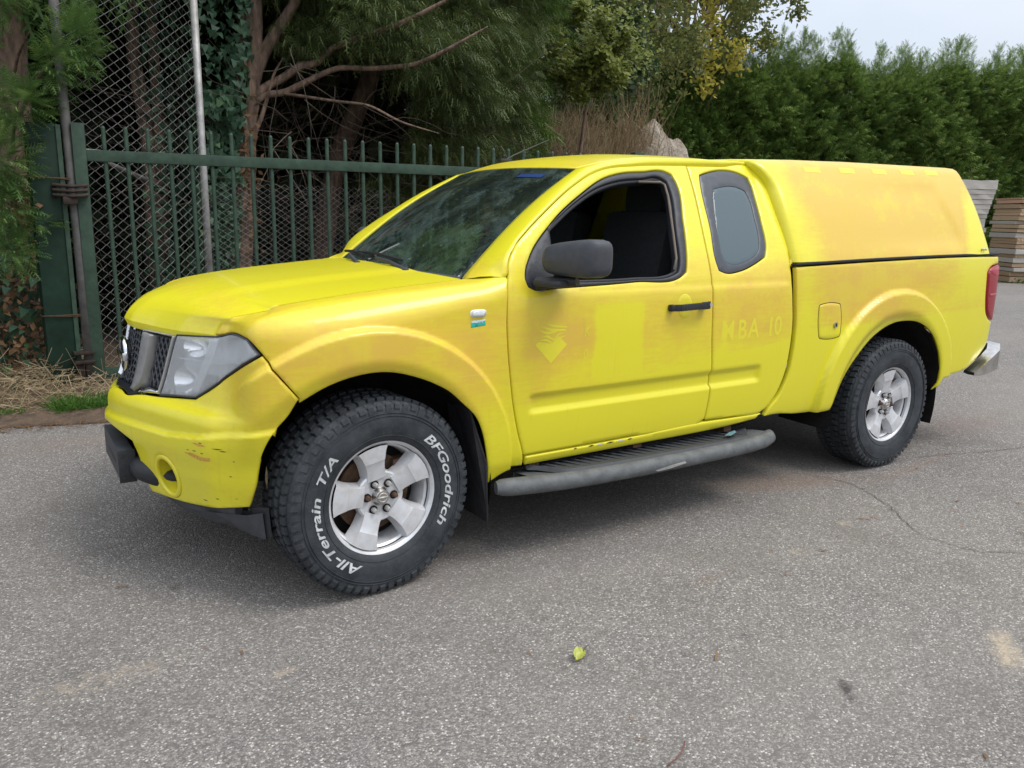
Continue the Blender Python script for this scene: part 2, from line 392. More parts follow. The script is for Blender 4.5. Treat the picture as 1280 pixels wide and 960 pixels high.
BOWL=NT('lamp_reflector').set(Base_Color=(.90,.91,.92,1),Roughness=.16,Metallic=.8).m
HOUS=NT('lamp_housing').set(Base_Color=(.74,.76,.77,1),Roughness=.3,Metallic=.2).m
AMBER=NT('amber_bulb').set(Base_Color=(.75,.18,.05,1),Roughness=.3).m
REFL=NT('silver_reflector').set(Base_Color=(.93,.94,.95,1),Roughness=.3,Metallic=.1).m
SEATM=simple('dark_seat_cloth',(.012,.013,.015),.9,0,.3,40)
TEAL=simple('green_sticker',(.03,.45,.36),.4,0,.1); WHITE=simple('white_vinyl',(.72,.74,.74),.4,0,.05)
BLUE_REFL=simple('blue_reflection',(.012,.04,.13),.4,0,.1)  # colour of the blue reflection painted on the windscreen
# ---------------------------------------------------------------- wear map of the paint (sun-faded, wiped and re-sprayed areas)
def blob(x,z,cx,cz,rx,rz,p=2.): return np.exp(-(np.abs((x-cx)/rx)**p+np.abs((z-cz)/rz)**p))
def wear_side(X,sv):
    x,z=X[:,0],X[:,2]; w=.10+.30*sst(.72,.95,z)
    w=w+.55*blob(x,z,-.12,.95,.30,.10)+.50*blob(x,z,.36,.80,.16,.24)+.35*blob(x,z,-.40,.78,.16,.14)   # front flare and bumper corner
    w=w+.42*blob(x,z,.78,.93,.16,.16)+.28*blob(x,z,.70,.70,.10,.20)-.62*blob(x,z,1.125,.90,.137,.157,16)+.22*blob(x,z,1.12,.92,.42,.16)      # front door
    w=w-.35*sst(.0,.02,(.665+.088*(x-.65)/.85)-z)*((x>.6)&(x<2.3))
    w=w+.38*blob(x,z,1.95,1.05,.30,.14)+.15*blob(x,z,2.0,.86,.25,.10)-.30*blob(x,z,1.775,.83,.022,.12,5)
    w=w+.45*blob(x,z,3.1,1.12,.75,.10)+.35*blob(x,z,2.62,1.0,.16,.16)-.40*blob(x,z,2.36,1.0,.08,.25)
    w=w+.42*blob(x,z,2.95,.98,.30,.10)-.45*sst(.02,-.02,z-(.86+.02*(x-2.3)))*(x>2.28)-.55*blob(x,z,3.95,1.12,.22,.16)
    w=w-.25*sst(1.2,1.3,z)*(x<2.4)
    return w
def wear_can(X,sv):
    x,z=X[:,0],X[:,2]
    w=.95-.85*sst(2.60,2.28,x+.25*(z-1.45))-.9*sst(3.86,3.97,x-.35*(z-1.4))*sst(1.64,1.54,z)-.12*sst(1.35,1.25,z)*0-.1*sst(1.60,1.72,z)
    return w
def wear_hood(X,sv=None):
    x,y=X[:,0],X[:,1]; return .02+.30*blob(x,y,-.42,-.45,.10,.25)+.25*blob(x,y,-.45,.1,.1,.3)+.14*blob(x,y,.2,-.3,.3,.3)
# ---------------------------------------------------------------- the pickup
truck=empty('pickup_truck'); tag(truck,'faded yellow extended cab pickup truck with hard canopy standing on the asphalt','pickup truck')
SMINX=SMIN-.03; SMAXX=SMAX+.03
lampP=[(-.931,.958),(-.707,.974),(-.485,.994),(-.452,.989),(-.399,.939),(-.699,.78),(-.763,.745),(-.989,.724)]
grilleP=[(SMINX,.715),(-1.258,.715),(-1.166,.708),(-1.135,.714),(-.991,.724),(-.935,.960),(-1.13,.968),(-1.25,.978),(SMINX,.984)]
bumperP=[(SMINX,.712),(-1.258,.712),(-1.166,.705),(-1.135,.711),(-.989,.721),(-.763,.742),(-.699,.777),(-.395,.936),(-.281,.786),
 (-.319,.723),(-.363,.674),(-.405,.60),(-.43,.536),(-.456,.449),(-.486,.382),(-.88,.335),(-1.06,.33),(-1.094,.381),(-1.093,.464),(-1.113,.533),(-1.212,.559),(-1.3,.572),(SMINX,.576)]
fogP=[(-.91+.080*math.cos(a),.43+.086*math.sin(a)) for a in np.linspace(0,2*PI,16,endpoint=False)]
fogP=[(a,b) for a,b in fogP]
SHUT=[(-.703,.976),(-.692,1.001),(-.665,1.06),(-.61,1.155),(-.53,1.198),(-.48,1.204),(-.42,1.200),(-.35,1.198),(-.286,1.2),(-.15,1.209),(-.022,1.223),(.17,1.245),(.299,1.252),(.425,1.266)]
wingP=SHUT+[(.496,1.256),(.540,1.228),(.566,1.212),(.572,1.19),(.560,1.15),(.551,1.04),(.556,.909),(.571,.788),(.592,.663),(.625,.537),(.66,.436),(.668,.388),(.57,.388),(.485,.345),(.470,.42),(.455,.497),(.434,.574),(.398,.647),(.346,.70),(.28,.759),(.226,.79),(.137,.827),(.032,.852),(-.076,.848),(-.18,.82),(-.281,.768),(-.281,.788),(-.290,.800),(-.383,.926),(-.393,.939),(-.452,.989),(-.485,.994)]
doorP=[(.572,1.19),(.575,1.215),(.591,1.248),(.637,1.297),(.712,1.355),(.815,1.424),(1.032,1.552),(1.143,1.602),(1.22,1.625),(1.418,1.650),(1.754,1.668),(1.740,1.549),(1.700,1.299),(1.686,1.092),(1.694,.877),(1.716,.662),(1.716,.563),(1.708,.466),(1.693,.457),(1.206,.441),(.66,.436),(.625,.537),(.592,.663),(.571,.788),(.556,.909),(.551,1.04),(.560,1.15)]
winO=[(.690,1.126),(.664,1.138),(.655,1.165),(.662,1.20),(.690,1.246),(.84,1.382),(1.04,1.505),(1.22,1.588),(1.33,1.612),(1.45,1.622),(1.60,1.628),(1.630,1.617),(1.640,1.585),(1.601,1.40),(1.548,1.212),(1.535,1.178),(1.505,1.161),(1.217,1.142),(.789,1.128)]
winI=[(.790,1.150),(.825,1.367),(1.0,1.472),(1.17,1.549),(1.30,1.581),(1.43,1.594),(1.565,1.599),(1.588,1.585),(1.590,1.552),(1.540,1.353),(1.502,1.20),(1.490,1.178),(1.46,1.167),(1.22,1.151)]
rdoorP=[(1.754,1.666),(1.984,1.674),(2.235,1.676),(2.275,1.650),(2.302,1.55),(2.306,1.447),(2.290,1.345),(2.258,1.224),(2.246,1.123),(2.254,1.033),(2.270,.896),(2.268,.756),(2.250,.631),(2.204,.532),(2.137,.462),(2.122,.455),(1.90,.452),(1.716,.457),(1.708,.466),(1.716,.563),(1.716,.662),(1.694,.877),(1.686,1.092),(1.700,1.299),(1.740,1.549)]
rwinP=[(1.812,1.60),(1.822,1.622),(1.850,1.630),(2.130,1.636),(2.162,1.622),(2.166,1.59),(2.158,1.525),(2.139,1.397),(2.114,1.28),(2.088,1.238),(2.0,1.204),(1.9,1.176),(1.775,1.170),(1.748,1.180),(1.742,1.21),(1.766,1.369)]
rglaP=[(1.868,1.53),(1.885,1.558),(1.92,1.565),(2.07,1.568),(2.105,1.555),(2.113,1.52),(2.102,1.43),(2.080,1.32),(2.055,1.27),(2.02,1.247),(1.926,1.215),(1.84,1.207),(1.805,1.218),(1.795,1.25),(1.80,1.30),(1.845,1.471)]
rockP=[(.670,.433),(.674,.388),(1.221,.392),(1.933,.406),(2.085,.418),(2.118,.448),(1.90,.449),(1.693,.453),(1.206,.438)]
bedP=[(2.262,1.188),(2.269,1.12),(2.280,1.015),(2.295,.88),(2.293,.75),(2.277,.63),(2.231,.530),(2.164,.455),(2.147,.421),(2.226,.424),(2.40,.405),(2.555,.398),(2.66,.40),(2.695,.46),(2.755,.58),(2.852,.69),(2.955,.778),(3.083,.838),(3.17,.857),(3.249,.860),(3.377,.844),(3.519,.768),(3.612,.66),(3.665,.55),(3.678,.46),(3.66,.41),(3.70,.43),(3.72,.481),(4.061,.519),(4.20,.60),(4.30,.68),(4.36,.78),(4.36,.795),(4.272,.803),(4.20,.832),(4.164,.862),(4.135,.93),(4.122,1.0),(4.113,1.12),(4.150,1.150),(4.22,1.165),(4.36,1.166),(4.36,1.215),(4.14,1.219),(2.967,1.206)]
tailP=[(4.272,.806),(4.20,.835),(4.168,.864),(4.138,.93),(4.125,1.0),(4.116,1.118),(4.150,1.147),(4.22,1.162),(4.40,1.163),(4.40,.806)]
sealP=[(2.256,1.192),(2.967,1.210),(4.14,1.223),(4.42,1.222),(4.42,1.236),(4.14,1.237),(2.967,1.224),(2.256,1.206)]
def sides(fn):
    for sd in (1,-1): fn(sd)
# bumper, one object
def bumper_half(sd,parent):
    return panel('bumper_skin',bumperP,'bumper',PAINT,parent,holes=[fogP],side=sd,wear=wear_side,res=.010,ds=.012,corner=19,gap=.0012)
a=bumper_half(1,truck); b=bumper_half(-1,truck)
bm=bmesh.new(); bm.from_mesh(a.data); bm.from_mesh(b.data); bm.to_mesh(a.data); bm.free(); bpy.data.objects.remove(b); a.name='front_bumper'; bumper=a
def fog(sd):
    ring=panel('fog_lamp',fogP,'bumper',GHOST,bumper,holes=[[(-.91+.062*math.cos(q),.43+.070*math.sin(q)) for q in np.linspace(0,2*PI,16,endpoint=False)]],side=sd,gap=-.001,lift=.004,depth=.012,res=.02,ds=.01)
    mb=MB(); N=24; R=[]
    for k in range(6):
        w=k/5; sc=.066-.012*w; q=surf([(-.91+sc*math.cos(t)-.008*w,.43+sc*1.1*math.sin(t)) for t in np.linspace(0,2*PI,N,endpoint=False)],'bumper',.004-.075*w); R.append(q)
    v=np.vstack(R); f=[(i*N+j,i*N+(j+1)%N,(i+1)*N+(j+1)%N,(i+1)*N+j) for i in range(5) for j in range(N)]
    mb.add(v,f).build('fog_lamp_recess',GHOST,bumper,True,mirror=sd<0)
    mb=MB(); c=surf([(-.918,.43)],'bumper',-.066)[0]; q=surf([(-.918+.06*math.cos(t),.43+.066*math.sin(t)) for t in np.linspace(0,2*PI,N,endpoint=False)],'bumper',-.07)
    mb.add(np.vstack([q,[c]]),[(i,(i+1)%N,N) for i in range(N)]).build('fog_lamp_glass',REFL if sd<0 else GREYB,bumper,True,mirror=sd<0)
sides(fog)
# dark valance below the bumper, air scoop lips, nudge tube and plate box
def val(sd):
    panel('lower_valance',[(-.55,.372),(-.55,.31),(-.62,.295),(-.80,.285),(-.95,.305),(-1.02,.335),(-.88,.350)],'bumper',GREYB,truck,side=sd,lift=-.012,depth=.05,res=.03)
    mb=MB(); A=[(-.60,-.58,.345),(-.53,-.66,.345),(-.44,-.745,.345),(-.395,-.79,.36)]; D=[(-.56,-.59,.315),(-.49,-.66,.295),(-.42,-.735,.262),(-.385,-.785,.255)]
    mb.add(A+D+[(x+.03,y+.03,z) for x,y,z in A]+[(x+.03,y+.03,z) for x,y,z in D],[(i,i+1,i+5,i+4) for i in range(3)]+[(8+i,8+i+4,8+i+5,8+i+1) for i in range(3)]+[(4+i,5+i,13+i,12+i) for i in range(3)])
    mb.build('wheel_deflector',RUST if 0 else GREYB,truck,mirror=sd<0)
    mb=MB(); mb.add([(-.42,-.745,.37),(-.375,-.80,.38),(-.368,-.80,.27),(-.405,-.75,.24)],[(0,1,2,3)]); mb.build('deflector_end',BLK,truck,mirror=sd<0)
sides(val)
mb=MB(); mb.add(*(lambda v:(v,[(i,i+1,i+6,i+5) for i in range(4)]))([(x,y,.58) for x,y in((-.42,-.62),(-.55,-.4),(-.66,0),(-.55,.4),(-.42,.62))]+[(x,y,.28) for x,y in((-.40,-.62),(-.50,-.4),(-.60,0),(-.50,.4),(-.40,.62))])).build('bumper_backing',DARK,truck)
mb=MB(); path=[(-.44,-.30,.37),(-.54,-.325,.38),(-.63,-.315,.395),(-.69,-.25,.415),(-.735,-.1,.425),(-.735,.1,.425),(-.69,.25,.415),(-.63,.315,.395),(-.54,.325,.38),(-.44,.30,.37)]
mb.tube([tuple(p) for p in path],.047,16); mb.build('nudge_tube',BLK,truck,autosm=50)
mb=MB(); mb.box((-.752,.02,.430),(.055,.46,.125),bev=.006); pb=mb.build('plate_holder_box',GREYB,truck,autosm=40)
mb=MB(); mb.box((-.752,-.214,.430),(.062,.006,.132),bev=.002)
for dz in(-.045,.0,.045): mb.box((-.767,-.218,.430+dz),(.012,.008,.010))
mb.build('end_cap',BLK,pb,autosm=40)
# grille
def grille(sd,par):
    panel('grille_backing',grilleP,'bumper',BLK,par,side=sd,lift=-.035,depth=.03,res=.03)
    fr=[(-1.005,.728),(-.953,.951),(-.941,.951),(-.993,.728)]
    panel('grille_surround',fr,'bumper',SAT,par,side=sd,lift=.006,depth=.045,res=.02,ds=.01)
    panel('grille_surround',[(-1.165,.945),(-1.15,.957),(-.955,.955),(-.957,.944)],'bumper',SAT,par,side=sd,lift=.006,depth=.045,res=.02,ds=.01)
    panel('grille_surround',[(-1.13,.716),(-1.085,.742),(-1.0,.742),(-.998,.726)],'bumper',CHR,par,side=sd,lift=.004,depth=.045,res=.02,ds=.01)
    panel('grille_strut',[(-1.175,.716),(-1.157,.712),(-1.112,.745),(-1.094,.80),(-1.076,.942),(-1.14,.947),(-1.148,.86),(-1.162,.77)],'bumper',STRUT if sd>0 else CHR,par,side=sd,lift=.020,depth=.058,res=.015,ds=.01)
    panel('grille_strut_edge',[(-1.185,.716),(-1.176,.716),(-1.163,.77),(-1.149,.86),(-1.141,.947),(-1.157,.95),(-1.165,.86),(-1.178,.77)],'bumper',CHR,par,side=sd,lift=.004,depth=.04,res=.02,ds=.01)
    panel('grille_lip',[(SMINX,.712),(-1.258,.712),(-1.166,.705),(-1.12,.715),(-1.12,.738),(-1.18,.736),(SMINX,.742)],'bumper',BLKG,par,side=sd,lift=.001,depth=.05,res=.02,ds=.012)
    poly=np.array([(-1.106,.748),(-1.086,.82),(-1.070,.94),(-.958,.944),(-1.000,.745)]); mb=MB(); h=.037
    for sg in(1,-1):
        for k in range(-14,40):
            p0=np.array([-1.30+k*h*.8,.70]); pts=[p0+np.array([sg*.62*t,t]) for t in np.linspace(0,.27,28)] if sg>0 else [np.array([-1.05+k*h*.8,.70])+np.array([-.62*t,t]) for t in np.linspace(0,.27,28)]
            pts=np.array(pts); ins=inside(pts,[poly]); run=[]
            for q,i in zip(pts,ins):
                if i: run.append(q)
                elif len(run)>1: mb.tube(surf(run,'bumper',-.012),.0042,6); run=[]
                else: run=[]
            if len(run)>1: mb.tube(surf(run,'bumper',-.012),.0042,6)
    mb.build('grille_mesh',GREYB,par,True,mirror=sd<0)
    mb=MB()
    poly=np.array([(SMIN,.735),(-1.19,.735),(-1.165,.94),(SMIN,.945)])
    for k in range(9):
        v=.75+k*.026; run=[(s,v+.006*math.sin(s*90)) for s in np.linspace(SMIN,-1.185+.1*(v-.73),14)]; mb.tube(surf(run,'bumper',-.012),.0038,6)
    for k in range(7):
        s0=SMIN+.012+k*.026; mb.tube(surf([(s0+.012*((j%2)*2-1)*.4,.735+j*.013) for j in range(17)],'bumper',-.012),.0034,6)
    mb.build('grille_mesh',GREYB,par,True,mirror=sd<0)
gr=empty('grille',parent=truck); sides(lambda sd:grille(sd,gr))
c=surf([(SMIN,.838)],'bumper',-.004)[0]
mb=MB(); mb.tube([(c[0]+.0,.062*math.cos(t),c[2]+.062*math.sin(t)) for t in np.linspace(0,2*PI,32,endpoint=False)],.0105,10,closed=True); bd=mb.build('badge_ring',CHR,gr,True)
mb=MB(); mb.box((c[0]-.008,0,c[2]),(.022,.165,.034),bev=.006); mb.build('badge_bar',CHR,gr,autosm=40)
mb=MB(); mb.lathe([(0,-.004),(.058,-.004),(.058,-.03),(0,-.03)],28); v=np.array(mb.v); mb.v=[(c[0]-q[1]-.012,q[0],c[2]+q[2]) for q in v]; mb.build('badge_plate',BLKG,gr,autosm=40)
# headlights
LP_=dense(lampP,.02,14); LP_=LP_ if area(LP_)>0 else LP_[::-1]
def lamp(sd):
    L=panel('headlight',lampP,'bumper',HOUS,truck,side=sd,lift=-.055,depth=.02,res=.02,corner=14)
    panel('headlight_rim',lampP,'bumper',GREYB,L,holes=[inset(LP_,.0065).tolist()],side=sd,lift=.003,depth=.06,res=.02,ds=.012,gap=.001,edge=.002,corner=14)
    panel('headlight_lens',inset(LP_,.006).tolist(),'bumper',LENS,L,side=sd,lift=.0015,depth=.01,res=.016,gap=0.,corner=14)
    panel('lamp_divider',[(-.91,.868),(-.60,.882),(-.49,.898),(-.49,.906),(-.60,.891),(-.91,.878)],'bumper',WHITE,L,side=sd,lift=-.004,depth=.045,res=.03,ds=.02)
    mb=MB()
    for k in range(4): mb.tube(surf([(-.725+.013*k,.968),(-.745+.013*k,.88),(-.80+.011*k,.765)],'bumper',-.007),.0045,6)
    mb.build('lamp_ribs',WHITE,L,True,mirror=sd<0)
    for (s0,v0,rx,rz) in ((-.83,.922,.075,.036),(-.86,.80,.082,.052)):
        mb=MB(); N=24; R=[]
        for k in range(7):
            w=k/6; q=surf([(s0+rx*w*math.cos(t),v0+rz*w*math.sin(t)) for t in np.linspace(0,2*PI,N,endpoint=False)],'bumper',-.052+.034*w*w); R.append(q)
        v=np.vstack(R); mb.add(v,[(i*N+j,i*N+(j+1)%N,(i+1)*N+(j+1)%N,(i+1)*N+j) for i in range(6) for j in range(N)])
        mb.build('reflector_bowl',BOWL,L,True,mirror=sd<0)
    mb=MB(); p=surf([(-.728,.945)],'bumper',-.03)[0]; bmv=[]
    mb.lathe([(0.001,-.014),(.010,-.010),(.013,0),(.010,.010),(.001,.014)],12,p,'z').build('indicator_bulb',AMBER,L,True,mirror=sd<0)
sides(lamp)
# wings, doors, sills, bed sides, lamps
def sidepanels(sd):
    fe=panel('front_fender',wingP,'wing',PAINT,truck,side=sd,wear=wear_side,res=.0095,ds=.012,gap=.0018)
    ind=[(.391+.009*math.cos(t) if 1 else 0,0) for t in (0,)]
    io=[(.420+.031*np.sign(math.cos(t))*abs(math.cos(t))**.6,1.046+.0125*np.sign(math.sin(t))*abs(math.sin(t))**.6) for t in np.linspace(0,2*PI,20,endpoint=False)]
    panel('side_indicator',io,'wing',LENS,fe,side=sd,gap=0,lift=.012,depth=.02,res=.01,edge=.005,ds=.006,lip=.006)
    panel('side_indicator_base',[(a*1.0+(a-.420)*.16,b+(b-1.046)*.2) for a,b in io],'wing',WHITE,fe,side=sd,gap=0,lift=.003,depth=.006,res=.012,ds=.008)
    if sd>0:
        panel('sticker',[(.388,.992),(.452,.998),(.452,1.024),(.388,1.018)],'wing',TEAL,fe,side=sd,gap=0,lift=.0012,depth=.002,res=.02,edge=.001,lip=.0005)
        panel('sticker_stripe',[(.390,1.010),(.450,1.016),(.450,1.022),(.390,1.016)],'wing',WHITE,fe,side=sd,gap=0,lift=.0022,depth=.002,res=.02,edge=.001,lip=.0005)
    fd=panel('front_door',doorP,'cab',PAINT,truck,holes=[winO],side=sd,wear=wear_side,res=.013)
    panel('window_frame',winO,'cab',FRAME,fd,holes=[winI],side=sd,gap=.001,lift=-.003,depth=.03,res=.02,ds=.012)
    wi2=inset(dense(winI,.02) if area(np.array(winI))>0 else dense(winI,.02)[::-1],.009).tolist()
    panel('window_channel',winI,'cab',BLKG,fd,holes=[wi2],side=sd,gap=-.004,lift=-.016,depth=.03,res=.02,ds=.014)
    mb=MB(); run=surf([(1.470,1.19),(1.50,1.24),(1.525,1.353),(1.568,1.52),(1.572,1.572),(1.55,1.583),(1.414,1.580)],'cab',-.010); mb.tube(run,.006,6).build('window_seal',simple('dusty_felt',(.16,.13,.10),.9) if sd>0 else RUB,fd,True,mirror=sd<0)
    panel('door_handle_cup',[(1.505+.052*math.cos(t),1.025+.062*math.sin(t)) for t in np.linspace(0,2*PI,20,endpoint=False)],'cab',PAINT,fd,side=sd,gap=0,lift=.0015,depth=.004,edge=.012,lip=.0035,res=.015,ds=.008,wear=lambda X,sv:np.full(len(X),.25))
    g0=surf([(1.404+.233*k/12,1.021+.006*k/12) for k in range(13)],'cab',.0)
    mb=MB(); hw=[.016]*10+[.0175,.0175,.016]; 
    pts=surf([(1.404+.233*k/12,1.021+.006*k/12) for k in range(13)],'cab',[.004+.034*min(1,k/2.,(12-k)/1.+.55) for k in range(13)])
    for k in range(12): 
        a_,b_=Vector(pts[k]),Vector(pts[k+1]); c_=(a_+b_)/2; t_=(b_-a_); R_=t_.to_track_quat('X','Z').to_matrix(); mb.box(c_,(t_.length+.004,.014,.030 if k<9 else .034),R_,bev=.004)
    for s_ in(1.418,1.615): mb.box(surf([(s_,1.023)],'cab',.012)[0],(.03,.03,.026),bev=.004)
    hd=mb.build('door_handle',BLK,fd,autosm=50,mirror=sd<0)
    if sd>0:
        mb=MB(); mb.tube(surf([(1.627,1.028)],'cab',.036).tolist()+surf([(1.627,1.028)],'cab',.046).tolist(),.009,14).build('lock_cylinder',SAT,fd,autosm=40)
    rd=panel('rear_door',rdoorP,'cab',PAINT,truck,holes=[rwinP],side=sd,wear=wear_side,res=.013)
    panel('window_border',rwinP,'cab',BORD,rd,holes=[rglaP],side=sd,gap=.002,lift=-.004,depth=.014,res=.02,ds=.012,edge=.002,lip=.001)
    panel('door_trim',rdoorP,'cab',SEATM,rd,holes=[rwinP],side=sd,gap=.02,lift=-.034,depth=.004,res=.05,ds=.03)
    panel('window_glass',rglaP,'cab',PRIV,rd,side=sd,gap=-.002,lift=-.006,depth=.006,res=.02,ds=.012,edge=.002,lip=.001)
    panel('sill',rockP,'cab',PAINT,truck,side=sd,wear=lambda X,sv:np.full(len(X),.02),res=.013,lift=.002)
    mb=MB(); A=surf([(s,.39+.012*(s-.7)) for s in np.linspace(.60,2.10,16)],'cab',-.012); n=len(A); B2=A+np.array([0,.10,-.055]); mb.add(np.vstack([A,B2]),[(i,i+1,n+i+1,n+i) for i in range(n-1)]).build('sill_underside',RUST if 0 else DARK,truck,mirror=sd<0)
    bd=panel('bed_side',bedP,'bed',PAINT,truck,side=sd,wear=wear_side,res=.013,holes=[])
    fl=[(2.565+sx_*(.089-.018)+.018*math.cos(q)+(.90-z_)*.14,z_) for sx_,sz_,qs in((1,1,(0,.25,.5,.75,1)),(-1,1,(1,1.25,1.5,1.75,2)),(-1,-1,(2,2.25,2.5,2.75,3)),(1,-1,(3,3.25,3.5,3.75,4))) for q in [h*PI/2 for h in qs] for z_ in [.90+sz_*(.089-.018)+.018*math.sin(q)]]
    if sd>0:
        fp=panel('fuel_flap',fl,'bed',PAINT,bd,side=sd,gap=.002,lift=.0022,depth=.006,res=.015,edge=.003,lip=.002,wear=wear_side)
        panel('fuel_flap_gap',[(a+(a-2.565)*.035,b+(b-.90)*.035) for a,b in fl],'bed',DARK,bd,holes=[fl],side=sd,gap=0.,lift=.0008,depth=.002,res=.02,edge=.001,lip=.0003)
        mb=MB(); mb.tube(surf([(2.612,.877)],'bed',.002).tolist()+surf([(2.612,.877)],'bed',.009).tolist(),.015,16); mb.build('fuel_lock',CHRD,bd,autosm=40)
        mb=MB(); mb.box(surf([(2.612,.877)],'bed',.010)[0],(.004,.003,.016)); mb.build('key_slot',DARK,bd)
    mb=MB(); ar=[q for q in bedP[12:28]]; A_=surf(dense(ar+[(3.2,-9)],.03,150)[:60],'bed',-.003) if 0 else surf(np.array(ar),'bed',-.004); n_=len(A_); mb.add(np.vstack([A_,A_+np.array([0,.14,.0])]),[(i,i+1,n_+i+1,n_+i) for i in range(n_-1)]).build('arch_return',DARK,bd,True,mirror=sd<0,fix=False)
    tl=panel('tail_lamp',tailP,'bed',REDL,truck,side=sd,lift=.006,depth=.03,res=.014,edge=.008,lip=.008)
    panel('lamp_segment',[(4.150,1.144),(4.40,1.158),(4.40,1.10),(4.19,1.10),(4.130,1.122)],'bed',PINK,tl,side=sd,gap=.001,lift=.0075,depth=.004,res=.014,edge=.003,lip=.002)
    panel('lamp_segment',[(4.16,.985),(4.39,.985),(4.39,.965),(4.17,.965)],'bed',PINK,tl,side=sd,gap=.001,lift=.0085,depth=.004,res=.014,edge=.003,lip=.002)
    # inner returns of the wheel openings and the liners
    for (cx,cz,r,x0) in ((0.01,.395,.47,'l'),(3.175,.385,.51,'l')):
        mb=MB(); N=36; rows=[]
        for (yy,rr) in ((-.895,r+.012),(-.80,r+.02),(-.56,r+.01),(-.54,.2)):
            rows.append([(cx+rr*math.cos(t),max(yy,float(np.interp(cx+rr*math.cos(t),_front[::1,0],_front[:,1]))+.03) if cx<1 and math.cos(t)<0 else yy,cz-.03+rr*math.sin(t)) for t in np.linspace(-.30,PI-(.10 if cx<1 else -.12),N)])
        mb.add([p for q in rows for p in q],[(i*N+j,i*N+j+1,(i+1)*N+j+1,(i+1)*N+j) for i in range(3) for j in range(N-1)]).build('wheel_liner',DARK,truck,True,mirror=sd<0)
sides(sidepanels)
# faint traces of removed lettering and signs on the doors
fdoor=[o for o in truck.children if o.name.startswith('front_door')][0]; rdoor=[o for o in truck.children if o.name.startswith('rear_door')][0]; wing0=[o for o in truck.children if o.name.startswith('front_fender')][0]
def decal(name,poly,kind,mat,parent,lift=.0006,res=.02,ds=.01):
    P=dense(poly,ds); P=P if area(P)>0 else P[::-1]; lo,hi=P.min(0),P.max(0); gx,gy=np.meshgrid(np.arange(lo[0],hi[0],res),np.arange(lo[1],hi[1],res)); G=np.stack([gx.ravel(),gy.ravel()],1); G=G[inside(G,[inset(P,res*.4)])] if len(G) else G
    A=np.vstack([P,G]); n=len(P); co,_,tr,orig,_,_=delaunay_2d_cdt([Vector(q) for q in A],[(i,(i+1)%n) for i in range(n)],[],0,1e-7)
    C2=np.array([tuple(c) for c in co]); T=np.array([t for t in tr]); T=T[inside(C2[T].mean(1),[P])]; return obj(name,surf(C2,kind,lift),T,mat,parent)
decal('faded_emblem',[(.685,.903),(.70,.917),(.765,.905),(.80,.935),(.845,.897),(.765,.823)],'cab',GHOST,fdoor)
for A_ in ([(.697,.965),(.74,.956),(.79,.958),(.79,.950),(.74,.945)],[(.71,.980),(.76,.968),(.835,.962),(.835,.953),(.76,.957)],[(.730,.990),(.77,.982),(.842,.972),(.842,.966),(.77,.974)],[(.71,.935),(.745,.942),(.775,.925),(.80,.945),(.838,.948),(.80,.938),(.775,.915),(.74,.932)],[(.70,.922),(.74,.926),(.775,.908),(.80,.928),(.84,.935),(.80,.918),(.775,.900),(.74,.916)]): decal('faded_emblem',A_,'cab',GHOST,fdoor,ds=.008)
SCUFF=simple('orange_scuff',(.58,.33,.055),.7,0,.25,90); CHIP=simple('dark_scratch',(.10,.075,.03),.8,0,.4,60)
for q in ([(-.755,.560),(-.70,.566),(-.655,.560),(-.61,.563),(-.615,.549),(-.66,.545),(-.71,.552)],[(-.70,.606),(-.66,.609),(-.62,.605),(-.655,.600)]): decal('scuff',q,'bumper',SCUFF,bumper,.0008)
for (s_,v_,l_) in ((-.70,.577,.025),(-.655,.575,.018),(-.735,.574,.016),(-.60,.600,.05),(-.57,.594,.035),(-.66,.612,.02),(-.52,.56,.012),(-.545,.50,.014),(-.62,.405,.02),(-.70,.385,.03)): decal('scratch',[(s_,v_),(s_+l_*.5,v_+.0022),(s_+l_,v_+.001),(s_+l_*.5,v_-.0018)],'bumper',CHIP,bumper,.0008,ds=.006)
decal('scratch',[(-.405,.46),(-.398,.52),(-.400,.55),(-.409,.50)],'bumper',CHIP,bumper,.0008,ds=.01)
sill0=[o for o in truck.children if o.name.startswith('sill')][0]
for (s_,l_,m_) in ((1.00,.035,CHIP),(1.045,.05,WHITE),(1.10,.05,CHIP),(1.155,.06,WHITE),(1.225,.03,CHIP),(.92,.02,CHIP)): decal('paint_chip',[(s_,.428+.002*s_),(s_+l_*.5,.433+.002*s_),(s_+l_,.429+.002*s_),(s_+l_*.5,.425+.002*s_)],'cab',m_,sill0,.0032,ds=.008)
def text_mesh(body_,size,shear=0.,bold=0.):
    cu=bpy.data.curves.new('lettering','FONT'); cu.body=body_; cu.size=size; cu.shear=shear; cu.offset=bold; cu.resolution_u=3
    o=bpy.data.objects.new('lettering',cu); COL.objects.link(o); dg=bpy.context.evaluated_depsgraph_get(); me=bpy.data.meshes.new_from_object(o.evaluated_get(dg))
    bm=bmesh.new(); bm.from_mesh(me); bmesh.ops.remove_doubles(bm,verts=bm.verts[:],dist=1e-6)
    bmesh.ops.triangulate(bm,faces=bm.faces[:]); 
    v=np.array([tuple(q.co) for q in bm.verts]); f=[[q.index for q in p.verts] for p in bm.faces]; bm.free(); bpy.data.objects.remove(o); bpy.data.curves.remove(cu); return v,f
def ghost_text(txt,s0,v0,size,par,sx=1.,kind='cab',mat=GHOST,bold=0.):
    v,f=text_mesh(txt,size,0,bold); X=surf(np.stack([s0+v[:,0]*sx,v0+v[:,1]],1),kind,.0006); return obj('faded_lettering',X,f,mat,par)
for ch,s0 in(('M',1.752),('B',1.863),('A',1.938),('1',2.072),('0',2.125)): ghost_text(ch,s0,.850+.012*(s0-1.86),.135,rdoor,.86,bold=.0022)
